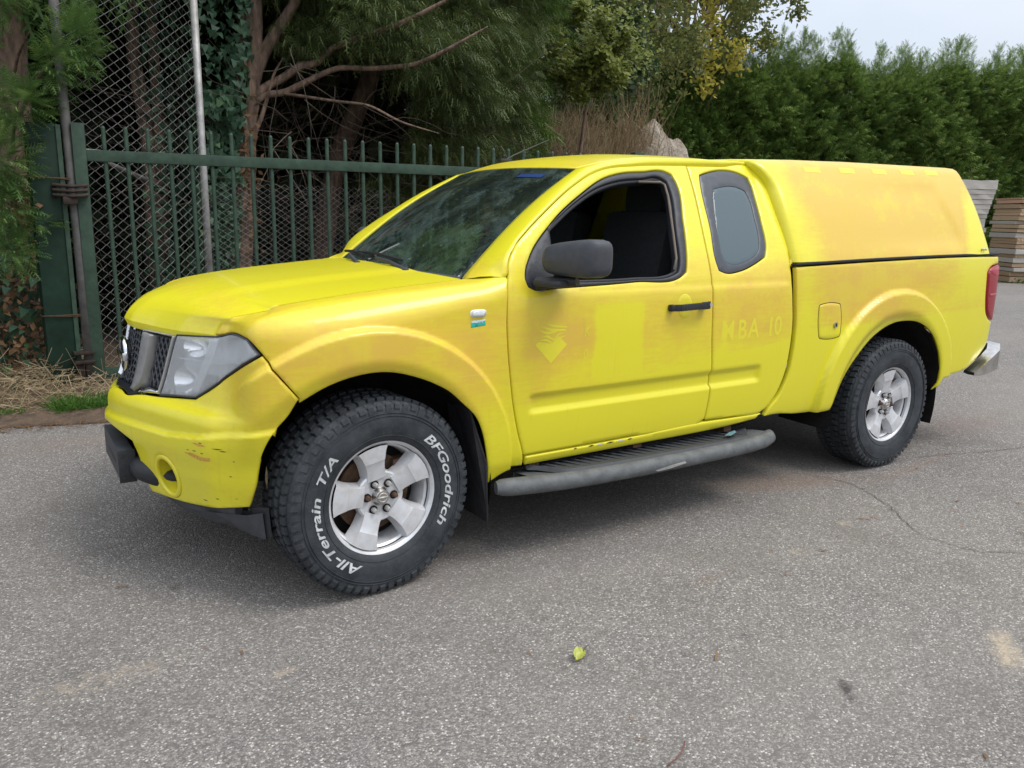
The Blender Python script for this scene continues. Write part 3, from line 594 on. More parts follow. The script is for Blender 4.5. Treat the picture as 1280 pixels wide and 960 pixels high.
ghost_text('K',.935,.925,.06,fdoor,.7); ghost_text('0',.935,.825,.065,fdoor,.7)
v,f=text_mesh('KLEYN',.016,0,.0004); obj('sticker_lettering',surf(np.stack([.394+v[:,0]*.95,1.0105+v[:,1]*.9],1),'wing',.0028),f,WHITE,wing0)
# hood, one shell between the wings
LS=np.array(SHUT)
L3=surf(dense(np.vstack([LS,[(0,5)]]),.02,100)[:-1] if 0 else LS,'wing',0.)
tt=np.concatenate([[0],np.cumsum(np.linalg.norm(np.diff(L3,axis=0),axis=1))]); tt/=tt[-1]
fy=pchip(tt,L3[:,1]); fx=pchip(tt,L3[:,0]); fz=pchip(tt,L3[:,2])
def hood_pt(u,t):
    a=np.abs(u); xe=fx(t); ye=-fy(t); ze=fz(t)
    xF=np.interp(a,[0,.12,.38,.69,1],[-.695,-.683,-.622,-.558,float(fx(0))]); xC=.345+(float(fx(1))-.345)*a**2.2
    x=xF+(xC-xF)*((xe-float(fx(0)))/(float(fx(1))-float(fx(0))))
    zF=np.interp(a,[0,.2,.45,.72,1],[.985,.978,.971,.970,float(fz(0))])
    tau=(xe-float(fx(0)))/(float(fx(1))-float(fx(0))); zcen=pchip([0,.012,.034,.09,.19,.38,.67,1],[.985,1.008,1.034,1.072,1.100,1.128,1.155,1.180])(tau)
    q_=np.clip(t/.36,0,1); nose=np.sqrt(np.maximum(1-(1-q_)**2.0,0))
    crown=(.012+.010*t)*(1-a**2.4)*nose+.010*(1-sst(.50,.64,a))*sst(.0,.30,t)
    w_=a**2.6; z=(zcen-(.985-zF)*(1-sst(0,.10,tau)))*(1-w_)+ze*w_+.009*(1-sst(.46,.66,a))*sst(.02,.30,tau)+.004*(1-a**2)*sst(.1,.5,tau)
    g=(1-a)*(1-nose)
    return np.stack([x,u*(ye-.0065),z],-1)
nu,ntt=97,70; U=np.linspace(-1,1,nu); T=np.linspace(0,1,ntt)**2.0
uu,t2=np.meshgrid(U,T); HV=hood_pt(uu.ravel(),t2.ravel()); HV=HV.reshape(ntt,nu,3)
def skirt(grid,d0,d1=None):
    """closes a grid surface with a folded edge"""
    n,m,_=grid.shape; V=grid.reshape(-1,3).tolist(); F=[(i*m+j,i*m+j+1,(i+1)*m+j+1,(i+1)*m+j) for i in range(n-1) for j in range(m-1)]
    ring=[(0,j) for j in range(m)]+[(i,m-1) for i in range(1,n)]+[(n-1,j) for j in range(m-2,-1,-1)]+[(i,0) for i in range(n-2,0,-1)]
    b=len(V)
    for (i,j) in ring: V.append((np.array(grid[i,j])+np.array(d0)).tolist())
    k=len(ring)
    for q in range(k):
        r=(q+1)%k; i0=ring[q][0]*m+ring[q][1]; i1=ring[r][0]*m+ring[r][1]; F.append((i0,b+q,b+r,i1))
    return np.array(V),F
V,F=skirt(HV,(.012,0,-.03)); hood=obj('hood',V,F,PAINT,truck,autosm=65,attr={'wear':wear_hood(V)})
# scuttle, windscreen, wipers
def ws(u,w): 
    q=1-u*u; return np.stack([.475+.655*w-q*(.13*(1-w)+.08*w),u*(.68-.13*w),1.163+.462*w+.035*np.sin(np.pi*w)+q*(.02*(1-w)+.015*w)],-1)
def wsgrid(u0,u1,w0,w1,n,m,off=0):
    uu,ww=np.meshgrid(np.linspace(u0,u1,m),np.linspace(w0,w1,n)); g=ws(uu.ravel(),ww.ravel()).reshape(n,m,3); return g+np.array([-.55,0,.83])*off
g=wsgrid(-1,1,0,1,24,40); V,F=skirt(g,(.004,0,-.006)); wsO=obj('windscreen',V,F,GLASS,truck,autosm=30)
def band(u0,u1,w0,w1):
    g=wsgrid(u0,u1,w0,w1,20,24,-.004); n,m,_=g.shape; return g.reshape(-1,3),[(i*m+j,i*m+j+1,(i+1)*m+j+1,(i+1)*m+j) for i in range(n-1) for j in range(m-1)]
mb=MB()
for a_ in((-1,-.905,0,1),(.905,1,0,1),(-.905,.905,.90,1),(-.905,.905,0,.10)): mb.add(*band(*a_))
mb.build('windscreen_border',BLKG,wsO,True,fix=False)
mb=MB(); mb.add(*band(-.80,-.52,.86,.905)); mb.v=[(x-.004,y,z+.006) for x,y,z in mb.v]; mb.build('windscreen_reflection',BLUE_REFL,wsO,True,fix=False)  # dark blue strip paints a faint blue reflection onto the glass
uu=np.linspace(-1,1,33); A=ws(uu,0*uu)+np.array([-.006,0,.004]); C=hood_pt(uu,np.ones_like(uu)); D_=C*.75+A*.25+np.array([0,0,.004]); B2=C+np.array([.004,0,-.022]); n=33
obj('scuttle_panel',np.vstack([B2,D_+np.array([0,0,-.014]),(A+D_)/2+np.array([0,0,-.004]),A]),[(k*n+i,k*n+i+1,(k+1)*n+i+1,(k+1)*n+i) for k in range(3) for i in range(n-1)],GREYB,truck,True)
def wiper(p0,p1,k):
    mb=MB(); a_=Vector(ws(np.array(p0[0]),np.array(p0[1])))+Vector((-.03,0,.020)); b_=Vector(ws(np.array(p1[0]),np.array(p1[1])))+Vector((-.012,0,.020)); c_=(a_+b_)/2+Vector((-.010,0,.010))
    mb.tube([a_,c_,b_],[.012,.009,.006],8); mb.lathe([(.001,.016),(.014,.012),(.018,-.02),(.001,-.02)],12,a_+Vector((0,0,-.004)),'z')
    wp=mb.build('wiper',GREYB,truck,autosm=50)
    mb=MB(); q0=Vector(ws(np.array(p1[0]-.30),np.array(.035)))+Vector((-.008,0,.016)); q1=Vector(ws(np.array(min(.95,p1[0]+.42)),np.array(.05)))+Vector((-.008,0,.016)); mb.tube([q0,(q0+q1)/2+Vector((0,0,.008)),q1],.007,6).build('wiper_blade',RUB,wp,True)
wiper((-.62,-.03),(-.14,.022),0); wiper((-.02,-.03),(.42,.022),1)
# roof and windscreen pillars
nx_=46; RT=np.linspace(0,1,nx_)
xe=np.interp(RT,[0,.15,1],[1.13,1.30,2.27]); ye=pchip([0,.12,.35,.7,1],[.55,.565,.575,.575,.56])(RT); ze=pchip([0,.12,.35,.7,1],[1.625,1.655,1.690,1.700,1.694])(RT)
zc=pchip([0,.12,.4,.7,1],[1.640,1.690,1.728,1.735,1.728])(RT); xf=np.interp(RT,[0,.15,1],[1.05,1.25,2.27])
um=np.linspace(-1,1,41); G=np.zeros((nx_,41,3))
for i in range(nx_):
    q=np.abs(um); G[i,:,0]=xe[i]+(xf[i]-xe[i])*(1-q**2); G[i,:,1]=um*ye[i]; G[i,:,2]=ze[i]+(zc[i]-ze[i])*(1-q**2.8)
V,F=skirt(G,(0,0,-.012)); roof=obj('roof',V,F,PAINT,truck,smooth=True,attr={'wear':.12+.25*sst(1.5,1.1,V[:,0])})
def pillar(sd):
    E=dense(doorP[0:11]+[(1.984,1.676),(2.235,1.678),(2.5,1.5)],.02,60); E=E[(np.arange(len(E))<[i for i,p in enumerate(E) if p[0]>2.234 and p[1]>1.6][0]+1)]
    E1=surf(E,'cab',0.)
    k0=int(np.argmin(np.abs(E1[:,0]-1.19))); W=ws(-np.ones(k0),np.linspace(.0,1,k0)); R=np.stack([np.interp(np.linspace(0,1,len(E1)-k0),RT,q) for q in (xe,-ye,ze)],-1); E2=np.vstack([W,R]); w0=surf([(.560,1.185),(.43,1.262)],'wing',-.004); E1=np.vstack([w0[:1],E1]); E2=np.vstack([w0[1:],E2]); out=np.array([0,-.45,.75]); rows=[E1+np.array([.0,.014,-.010]),E1+np.array([0,.002,.0045]),]
    for w in(.15,.35,.6,.85): rows.append(E1*(1-w)+E2*w+out*.018*4*w*(1-w)*.8+np.array([0,.002,.0045])*(1-w))
    rows+= [E2+np.array([0,0,.001]),E2+np.array([.008,.006,-.012])]
    n=len(E1); V=np.vstack(rows); F=[(k*n+i,k*n+i+1,(k+1)*n+i+1,(k+1)*n+i) for k in range(len(rows)-1) for i in range(n-1)]
    if sd<0: V=V*np.array([1,-1,1]); F=[f[::-1] for f in F]
    o=obj('roof_pillar',V,F,PAINT,truck,smooth=True,attr={'wear':.05+.3*sst(1.3,1.2,V[:,2])*sst(.9,.6,V[:,0])})
sides(pillar)
# rear of the cab: corner strips and back wall
def cabrear(sd):
    st=[(2.240,1.678),(2.279,1.653),(2.306,1.55),(2.310,1.447),(2.294,1.345),(2.262,1.224),(2.250,1.19),(2.285,1.19),(2.30,1.224),(2.326,1.345),(2.342,1.447),(2.338,1.55),(2.312,1.66),(2.270,1.69)]
    panel('cab_corner',st,'cab',PAINT,truck,side=sd,gap=.001,wear=wear_side,res=.02,depth=.05)
sides(cabrear)
mb=MB(); mb.add([(2.30,-.86,.50),(2.30,.86,.50),(2.30,.86,1.18),(2.30,-.86,1.18),(2.26,.56,1.67),(2.26,-.56,1.67)],[(0,1,2,3),(3,2,4,5)]).build('cab_back_wall',BLK,truck)
# antenna
mb=MB(); mb.box((1.27,.28,1.702),(.07,.04,.022),bev=.008); mb.tube([(1.285,.28,1.71),(1.33,.28,1.735),(1.56,.28,1.83)],[.007,.005,.0025],6); mb.build('antenna',BLK,truck,autosm=50)
# canopy
def canopy():
    def sec(n=44):
        prof=[(i_can(v),v) for v in np.linspace(1.235,1.70,16)]
        P=[(.905-float(a),v) for a,v in prof]; P+= [(.655,1.722),(.636,1.742),(.612,1.755),(.57,1.762),(.45,1.768),(.25,1.774),(0,1.776)]
        return np.array(P)
    S=sec(); S=np.vstack([S*np.array([-1,1]),(S[:-1])[::-1]]); m=len(S); rows=[]
    st=[(2.262,.05),(2.266,.026),(2.276,.010),(2.292,.002)]+[(x,0.) for x in np.linspace(2.33,3.98,56)]+[(4.04,.0),(4.070,.001),(4.084,.005),(4.091,.012),(4.095,.022)]
    for x,ins in st:
        y=S[:,0].copy(); z=S[:,1].copy()
        sc=(z-1.235)/.535; y=np.sign(y)*np.maximum(np.abs(y)-ins,0); z=z-ins*np.clip(sc,0,1)
        lift=float(np.interp(x,[2.26,2.6,3.0,4.1],[-.045,-.028,-.016,.0]))*np.clip(sc,0,1)-(1-np.clip(sc,0,1))*.026*(1-(x-2.26)/1.85)
        lean=np.where(x<3,-.105*np.clip((z-1.62)/.14,0,1)**1.5*sst(2.9,2.26,x)-.0*sc,0)+.0
        xx=x+lean; xx=xx+np.where(x>3.9,(.030*(1-sc)-.0)*sst(3.9,4.09,x),0)
        # pressed side recess
        r=sst(3.80,3.785,xx+.30*(z-1.30)**1.2 if 0 else xx-.02)*0
        xe_=3.735+.085*sst(1.60,1.33,z); rec=sst(0,.02,xe_-xx)*sst(2.6,3.7,xx)*sst(1.285,1.305,z)*sst(1.655,1.62,z)
        y=y-np.sign(y)*.012*rec
        rows.append(np.stack([xx,y,z+lift],-1))
    V=np.vstack(rows); n=len(rows); F=[(i*m+j,(i+1)*m+j,(i+1)*m+j+1,i*m+j+1) for i in range(n-1) for j in range(m-1)]
    F.append(tuple(j for j in range(m))); F.append(tuple((n-1)*m+j for j in reversed(range(m))))
    return obj('canopy',V,F,PAINT,truck,smooth=True,attr={'wear':wear_can(V,None)}),V
can,CV=canopy()
can.data.set_sharp_from_angle(angle=math.radians(50))
def seal(sd): panel('canopy_seal',sealP,'bed',RUB,can,side=sd,gap=0,lift=.006,depth=.03,res=.03,edge=.004)
sides(seal)
from mathutils.bvhtree import BVHTree
CANB=BVHTree.FromPolygons([tuple(v) for v in CV],[tuple(f.vertices) for f in can.data.polygons])
for k,x in enumerate((2.62,2.92,3.22,3.50,3.76)):
    V=[]
    for i in range(4):
        for j in range(9):
            h=CANB.ray_cast(Vector((x+.13*j/8-.065,-2,1.668+.028*i/3+.008*k)),Vector((0,1,0))); V.append(h[0]+h[1]*.0008)
    obj('faded_patch',V,[(i*9+j,i*9+j+1,i*9+j+10,i*9+j+9) for i in range(3) for j in range(8)],GHOST,can,True)
mb=MB()
for dx in(0,.025): mb.tube([(4.02+dx,-.902,1.262),(4.02+dx,-.885,1.262)],.006,8)
mb.build('canopy_fastener',SAT,can,True)
mb=MB(); mb.box((3.3,0,1.20),(1.9,1.70,.03)); mb.build('bed_cover',DARK,truck)
# tailgate, rear bumper
def tg(sd): return panel('tailgate',[(4.405,.68),(SMAXX,.68),(SMAXX,1.215),(4.405,1.215)],'bed',PAINT,truck,side=sd,wear=wear_side,res=.03)
a=tg(1); b=tg(-1); bm=bmesh.new(); bm.from_mesh(a.data); bm.from_mesh(b.data); bm.to_mesh(a.data); bm.free(); bpy.data.objects.remove(b); a.name='tailgate'
mb=MB(); cs=[(-.5,-.42),(.1,-.5),(.5,-.3),(.5,.3),(.35,.5),(-.5,.5)]; path=[(4.115,-.862,.474,.022),(4.15,-.875,.486,.06),(4.22,-.885,.512,.10),(4.33,-.880,.548,.135),(4.43,-.83,.57,.14),(4.475,-.72,.575,.14),(4.485,-.4,.575,.14),(4.485,0,.575,.14)]
path=path+[(x,-y,z,h) for x,y,z,h in path[-2::-1]]; rows=[]
for i,(x,y,z,h) in enumerate(path):
    a_=path[max(0,i-1)]; b_=path[min(len(path)-1,i+1)]; t_=np.array([b_[0]-a_[0],b_[1]-a_[1]]); t_/=np.hypot(*t_); nn=np.array([-t_[1],t_[0]])*-1
    for (c0,c1) in cs: rows.append((x+nn[0]*c0*-.09,y+nn[1]*c0*-.09,z+c1*h))
k=len(cs); mb.add(rows,[(i*k+j,i*k+(j+1)%k,(i+1)*k+(j+1)%k,(i+1)*k+j) for i in range(len(path)-1) for j in range(k)]+[tuple(range(k)),tuple((len(path)-1)*k+j for j in reversed(range(k)))])
rb=mb.build('rear_bumper',CHRD,truck,autosm=35)
mb=MB(); mb.box((4.44,0,.652),(.10,1.5,.012)); mb.build('step_pad',BLK,rb)
# chassis, axles, exhaust
mb=MB()
for y in(-.42,.42): mb.box((1.9,y,.46),(4.6,.09,.13))
mb.box((1.6,0,.52),(1.9,1.30,.10)); mb.box((3.2,0,.75),(1.9,1.02,.30)); mb.box((0.0,0,.72),(.9,1.02,.42)); mb.tube([(3.2,-.75,.385),(3.2,.75,.385)],.055,10); mb.tube([(0,-.72,.385),(0,.72,.385)],.05,10); mb.tube([(1.2,-.25,.36),(3.9,-.5,.40)],.035,8); mb.box((3.95,0,.52),(.5,1.5,.12)); mb.box((-.35,0,.62),(.3,1.1,.4)); mb.box((.1,0,.95),(.9,1.25,.16))
mb.build('chassis',DARK,truck)
# running boards
def board(sd):
    mb=MB(); xs=[.50,.52,.56,.66,.8,.95,1.2,1.5,1.8,1.95,2.05,2.12,2.155,2.17]; rr=[.026,.034,.037,.037,.037,.036,.036,.036,.036,.036,.036,.035,.028,.017]
    yy=[-.92,-.925,-.935,-.95,-.965,-.972,-.975,-.975,-.972,-.968,-.958,-.935,-.905,-.885]; zz=[.338,.338,.337,.334,.330,.327,.323,.322,.323,.326,.329,.333,.335,.335]
    mb.tube(list(zip(xs,yy,zz)),rr,16); mb.add([(x,y_,z_) for x,y_,z_ in zip(xs[3:12],[-.80]*9,[z+.012 for z in zz[3:12]])]+[(x,y_+.0,z_+.030) for x,y_,z_ in zip(xs[3:12],yy[3:12],zz[3:12])]+[(x,-.80,z-.025) for x,z in zip(xs[3:12],zz[3:12])]+[(x,y_,z_-.03) for x,y_,z_ in zip(xs[3:12],yy[3:12],zz[3:12])],[(i,i+1,10+i,9+i) for i in range(8)]+[(18+i,27+i,28+i,19+i) for i in range(8)]+[(i,18+i,19+i,i+1) for i in range(8)])
    rb=mb.build('running_board',BOARD,truck,autosm=45,mirror=sd<0)
    mb=MB(); X0=np.linspace(.70,2.04,40); top=[]; 
    yo=np.interp(X0,xs,yy)+.012+.11*sst(.84,.70,X0)+.10*sst(1.93,2.04,X0); yi=np.full(40,-.805); zt=np.interp(X0,xs,zz)
    V=[(x,a,z+.046) for x,a,z in zip(X0,yo,zt)]+[(x,a,z+.032) for x,a,z in zip(X0,yi,zt)]+[(x,a-.012,z+.028) for x,a,z in zip(X0,yo,zt)]
    mb.add(V,[(i,i+1,41+i,40+i) for i in range(39)]+[(80+i,81+i,i+1,i) for i in range(39)])
    for x in np.linspace(.80,1.92,22): 
        o=np.interp(x,X0,yo)+.03; mb.box((x,(o-.82)/2,float(np.interp(x,xs,zz))+.043),(.012,abs(o+.82),.0035),Matrix.Rotation(.35,3,'Z'))
    mb.build('step_pad',GREYB,rb,autosm=30,mirror=sd<0)
    mb=MB()
    for x in(.74,1.32,1.92): mb.box((x,-.74,.365),(.05,.20,.03),Matrix.Rotation(-.2,3,'X')); mb.tube([(x+.02,-.82,.352),(x+.02,-.70,.43)],.012,6)
    mb.build('bracket',RUST,rb,mirror=sd<0)
    if sd>0:
        mb=MB(); mb.add([(1.80,-.93,.3835),(1.86,-.90,.3835),(1.92,-.885,.384),(1.90,-.915,.384),(1.83,-.945,.3835)],[(0,1,2,3,4)]).build('paint_smear',simple('pale_blue_smear',(.10,.20,.24),.7,0,.3,90),rb)
        mb=MB(); mb.add([(1.28,-1.0095,.312),(1.36,-1.0118,.322),(1.46,-1.0112,.328),(1.47,-1.0118,.318),(1.38,-1.0095,.308),(1.30,-1.0075,.304)],[tuple(range(6))]).build('scrape_mark',SAT,rb)
    mb=MB(); mb.add([(.375,-.905,.69),(.39,-.70,.70),(.455,-.70,.20),(.475,-.895,.19),(.455,-.91,.45)],[(0,1,2,3,4)]); mb.add([(.383,-.905,.69),(.398,-.70,.70),(.463,-.70,.20),(.483,-.895,.19),(.463,-.91,.45)],[(4,3,2,1,0)]); mb.add([(.375,-.905,.69),(.455,-.91,.45),(.475,-.895,.19),(.483,-.895,.19),(.463,-.91,.45),(.383,-.905,.69)],[(0,1,4,5),(1,2,3,4)])
    mb.build('mud_flap',RUB,truck,mirror=sd<0)
sides(board)
# mirrors
def mirror(sd):
    d=[o for o in truck.children if o.name.startswith('front_door')][0 if sd>0 else 1]
    bm=bmesh.new(); bmesh.ops.create_cube(bm,size=2); bmesh.ops.subdivide_edges(bm,edges=bm.edges[:],cuts=7,use_grid_fill=True)
    V=[];
    for q in bm.verts:
        x,y,z=q.co; l=(abs(x)**4.6+abs(y)**4.6+abs(z)**4.6)**(1/4.6); x,y,z=x/l,y/l,z/l
        taper=.74+.26*(.5-.5*y) ; zz=z*.079*taper; xx=x*.062*(.9+.1*taper)+.025*y*-1+.03*(y*.5+.5)*0; yy=y*.118
        if x<0: xx*=1.0-.15*abs(z)
        V.append((.80+xx+.02*(y+1)*-1,-1.035+yy,1.253+zz+.006*(-y)))
    F=[[q.index for q in p.verts] for p in bm.faces]; bm.free()
    V=np.array(V)
    if sd<0: V=V*np.array([1,-1,1]); F=[f[::-1] for f in F]
    mi=obj('wing_mirror',V,F,GREYB,d,smooth=True)
    mb=MB(); mb.box((.866,-1.035,1.253),(.006,.19,.125),Matrix.Rotation(-.15,3,'Z'),bev=.002); mb.v=[(x-.008,y,z) for x,y,z in mb.v]; mb.build('mirror_glass',CHR,d,autosm=40,mirror=sd<0)
    mb=MB(); mb.tube([(.70,-.885,1.150),(.74,-.95,1.158),(.79,-1.03,1.166)],[.026,.024,.020],10); mb.box((.75,-.95,1.156),(.15,.13,.028),Matrix.Rotation(.35,3,'Z'),bev=.012); mb.build('mirror_arm',BLK,d,autosm=50,mirror=sd<0)
sides(mirror)
# cabin
cab=empty('cabin_interior',parent=truck)
mb=MB(); mb.box((1.45,0,.62),(1.6,1.60,.06)); mb.build('cabin_floor',DARK,cab)
mb=MB(); mb.box((.70,0,1.03),(.40,1.44,.22),bev=.07); mb.box((.62,0,1.125),(.30,1.30,.05),bev=.02); mb.box((.85,-.34,1.15),(.16,.36,.07),bev=.03); mb.box((.95,0,.80),(.5,.22,.4),bev=.05); mb.build('dashboard',BLK,cab,autosm=45)
mb=MB(); R=Matrix.Rotation(math.radians(62),3,'Y'); cc=Vector((1.02,-.36,1.13))
mb.tube([cc+R@Vector((.185*math.cos(t),.185*math.sin(t),0)) for t in np.linspace(0,2*PI,36,endpoint=False)],.014,10,closed=True)
for t in(0,2.4,3.9): mb.tube([cc,cc+R@Vector((.18*math.cos(t+PI/2),.18*math.sin(t+PI/2),0))],.013,6)
mb.box(cc,(.05,.11,.11),bev=.02); mb.build('steering_wheel',BLK,cab,autosm=50)
def seat(y):
    mb=MB(); mb.box((1.38,y,.86),(.52,.52,.16),bev=.06); mb.box((1.66,y,1.15),(.14,.50,.60),Matrix.Rotation(math.radians(12),3,'Y'),bev=.06); s=mb.build('seat',SEATM,cab,autosm=50)
    mb=MB(); mb.box((1.735,y,1.50),(.10,.28,.17),bev=.045); mb.tube([(1.715,y-.06,1.40),(1.725,y-.06,1.48)],.007,6); mb.tube([(1.715,y+.06,1.40),(1.725,y+.06,1.48)],.007,6); mb.build('headrest',SEATM,cab,autosm=50)
seat(-.37); seat(.37)
mb=MB(); mb.box((2.2,0,.95),(.10,1.40,.6)); mb.box((1.95,.80,1.0),(.62,.02,.9)); mb.box((1.95,-.80,.9),(.62,.02,.5)); mb.box((1.93,.70,1.42),(.50,.02,.46),Matrix.Rotation(.50,3,'X')); mb.build('rear_trim',SEATM,cab)
mb=MB(); mb.box((1.10,0,1.565),(.03,.24,.065),Matrix.Rotation(.2,3,'Y'),bev=.015); mb.tube([(1.09,0,1.60),(1.06,0,1.64)],.012,6); mb.build('interior_mirror',BLK,cab,autosm=50)
mb=MB(); V=G*np.array([1,.97,1])+np.array([.02,0,-.035]); n,m,_=V.shape; mb.add(V.reshape(-1,3),[(i*m+j,(i+1)*m+j,(i+1)*m+j+1,i*m+j+1) for i in range(n-1) for j in range(m-1)]).build('headliner',SEATM,cab,fix=False)
# ---------------------------------------------------------------- wheels
def tread(R,W,outer):
    mb=MB(); N=62
    for i in range(N):
        for (y0,wd,dl,dep,off,sk) in ((-.5,.11,.80,.013,0,0.),(-.36,.14,.76,.010,.45,.18),(-.15,.14,.70,.010,.1,-.2),(.08,.14,.70,.010,.6,.2),(.30,.14,.76,.010,.2,-.18),(.42,.10,.80,.012,.5,0.)):
            a=2*PI*(i+off)/N; da=2*PI/N*dl/2; y=(y0+wd/2)*W
            if abs(y0)>.41: r0,r1=R-.026,R-.004
            else: r0,r1=R-.012,R+.002
            v=[]
            for rr in (r0,r1):
                for (yy,tt) in ((y-wd*W*.46,-da),(y+wd*W*.46,-da),(y+wd*W*.46,da),(y-wd*W*.46,da)):
                    t=a+tt*(.94 if rr==r1 else 1.06)+sk*(yy-y)/ (wd*W)*da*2; ry=rr-(.030*max(0,abs(yy)/W-.36)/.14 if abs(y0)>.3 else 0.)
                    v.append((ry*math.cos(t),yy,ry*math.sin(t)))
            mb.add(v,[(0,3,2,1),(4,5,6,7),(0,1,5,4),(1,2,6,5),(2,3,7,6),(3,0,4,7)])
        # shoulder lugs running down the outer sidewall
        for sg in(-1,1):
            a=2*PI*(i+(.0 if sg<0 else .5))/N; da=2*PI/N*.30; lng=.040 if i%2 else .026; v=[]
            for (rr,yy) in ((R-.012,.474),(R-.020,.490),(R-.008-lng,.505),(R-.016-lng,.495)):
                for tt in(-da,da): v.append((rr*math.cos(a+tt),sg*yy*W,rr*math.sin(a+tt)))
            mb.add(v,[(0,1,3,2),(2,3,5,4),(4,5,7,6),(0,2,4,6),(1,7,5,3)])
    return mb
def arc_text(txt,size,a0,span,r0,mat,parent,shear=.22,bold=.0009):
    v,f=text_mesh(txt,size,shear,bold); stretch=span*r0/(v[:,0].max()-v[:,0].min()); a=a0-v[:,0]*stretch/r0; r=r0+v[:,1]
    # front faces follow the swelling of the sidewall
    yy=-(np.interp(r,[.22,.25,.28,.31,.345],[.118,.1285,.1335,.1335,.129]))-.0018
    return obj('raised_lettering',np.stack([-r*np.cos(a)*-1,yy,r*np.sin(a)],-1),f,mat,parent)
def wheel(x,y,steer,rot,lettered,side,R=.379,W=.250):
    wh=empty('wheel',(x,y,R-.004),(0,0,steer),truck); wh.scale=(1,side,1)
    prof=[(.205,-.09),(.214,-.108),(.222,-.118),(.238,-.124),(.255,-.1300),(.28,-.1335),(.31,-.1335),(.335,-.130),(.352,-.126),(R-.020,-.118),(R-.012,-.100),(R-.010,-.05),(R-.010,.04),(R-.012,.085),(R-.020,.103),(.345,.115),(.30,.120),(.25,.118),(.222,.112),(.205,.09)]
    MB().lathe(prof,96,closed=True).build('tyre',TYRE,wh,autosm=40)
    mb=MB()
    for (r,y_) in((.318,-.1345),(.3285,-.1330),(.243,-.1270)): mb.tube([(r*math.cos(t),y_,r*math.sin(t)) for t in np.linspace(0,2*PI,90,endpoint=False)],.0016,5,closed=True)
    mb.build('sidewall_ridge',TYRE,wh,True)
    tm=tread(R,W,side); tm.v=[(a,b-.006,c) for a,b,c in tm.v]; td=tm.build('tread_blocks',TYRE,wh,fix=False); td['kind']='stuff'
    rm=MB(); rm.lathe([(.207,.10),(.207,-.02),(.205,-.085),(.206,-.104),(.213,-.113),(.219,-.116),(.2205,-.112),(.216,-.10),(.212,-.05),(.212,.10)],96,closed=True)
    rm.lathe([(.203,-.085),(.195,-.078),(.188,-.05),(.186,.02),(.19,.09)],72)
    hub=[(.001,-.086),(.040,-.086),(.062,-.084),(.080,-.088),(.092,-.090),(.098,-.084),(.10,-.06),(.06,-.05),(.001,-.05)]; rm.lathe(hub,72)
    for k in range(5):
        a=rot+2*PI*k/5; c_,s_=math.cos(a),math.sin(a); rows=[]
        #  r, half width of the face, half width of the base, y face, y base
        for (r,hf,hb,yf,yb) in ((.070,.040,.050,-.090,-.05),(.095,.036,.048,-.094,-.05),(.120,.037,.050,-.100,-.052),(.140,.040,.054,-.104,-.055),(.143,.041,.055,-.106,-.055),(.175,.050,.066,-.109,-.06),(.2035,.060,.078,-.110,-.07)):
            rows.append([(r,-hb,yb),(r,-hf,yf),(r,-hf*.5,yf-.002),(r,0,yf-.003),(r,hf*.5,yf-.002),(r,hf,yf),(r,hb,yb)])
        v=[]; 
        for q in rows:
            for (r,t,yy) in q:
                rr=math.sqrt(max(r*r-(t*t if r>.2 else 0),0)) if r>.2 else r
                v.append((rr*c_-t*s_,yy,rr*s_+t*c_))
        n=7; rm.add(v,[(i*n+j,i*n+j+1,(i+1)*n+j+1,(i+1)*n+j) for i in range(len(rows)-1) for j in range(n-1)])
    rim=rm.build('rim',ALLOY,wh,autosm=28)
    mb=MB(); mb.lathe([(.001,-.108),(.026,-.108),(.029,-.104),(.035,-.090),(.038,-.083)],32); cap=mb.build('centre_cap',CHRD,wh,autosm=40)
    mb=MB(); mb.tube([(.017*math.cos(t),-.1085,.017*math.sin(t)) for t in np.linspace(0,2*PI,24,endpoint=False)],.0022,6,closed=True); mb.box((0,-.1085,0),(.042,.004,.007)); mb.build('cap_emblem',SAT,wh,True)
    for k in range(6):
        a=rot+2*PI*(k+.25)/6; mb=MB(); q=(.056*math.cos(a),0,.056*math.sin(a))
        mb.lathe([(.001,-.112),(.007,-.111),(.0095,-.106),(.0100,-.085)],6,q).build('lug_nut',RUST if k%3==1 else SAT,wh,autosm=30)
        mb=MB(); mb.lathe([(.011,-.0915),(.0165,-.0915),(.0165,-.088)],16,q).build('lug_recess',DARK,wh,True)
    mb=MB(); mb.lathe([(.05,-.03),(.150,-.03),(.150,-.01),(.05,-.01)],48,closed=True); mb.box((.11,-.02,.06),(.07,.07,.12)); mb.build('brake_disc',RUST,wh,autosm=40)
    mb=MB(); mb.lathe([(.001,.0),(.20,.0)],48).build('wheel_back',DARK,wh)
    if lettered:
        arc_text('BFGoodrich',.050,math.radians(52),math.radians(84),.260,LETTER,wh)
        arc_text('All-Terrain',.050,math.radians(247),math.radians(80),.260,LETTER,wh); arc_text('T/A',.050,math.radians(160),math.radians(23),.260,LETTER,wh)
    return wh
wheel(.014,-.785,math.radians(4.5),math.radians(101),True,1)
wheel(3.2,-.785,0,math.radians(95),False,1)
wheel(.012,.785,math.radians(4.5),math.radians(60),False,-1)
wheel(3.2,.785,0,math.radians(20),False,-1)
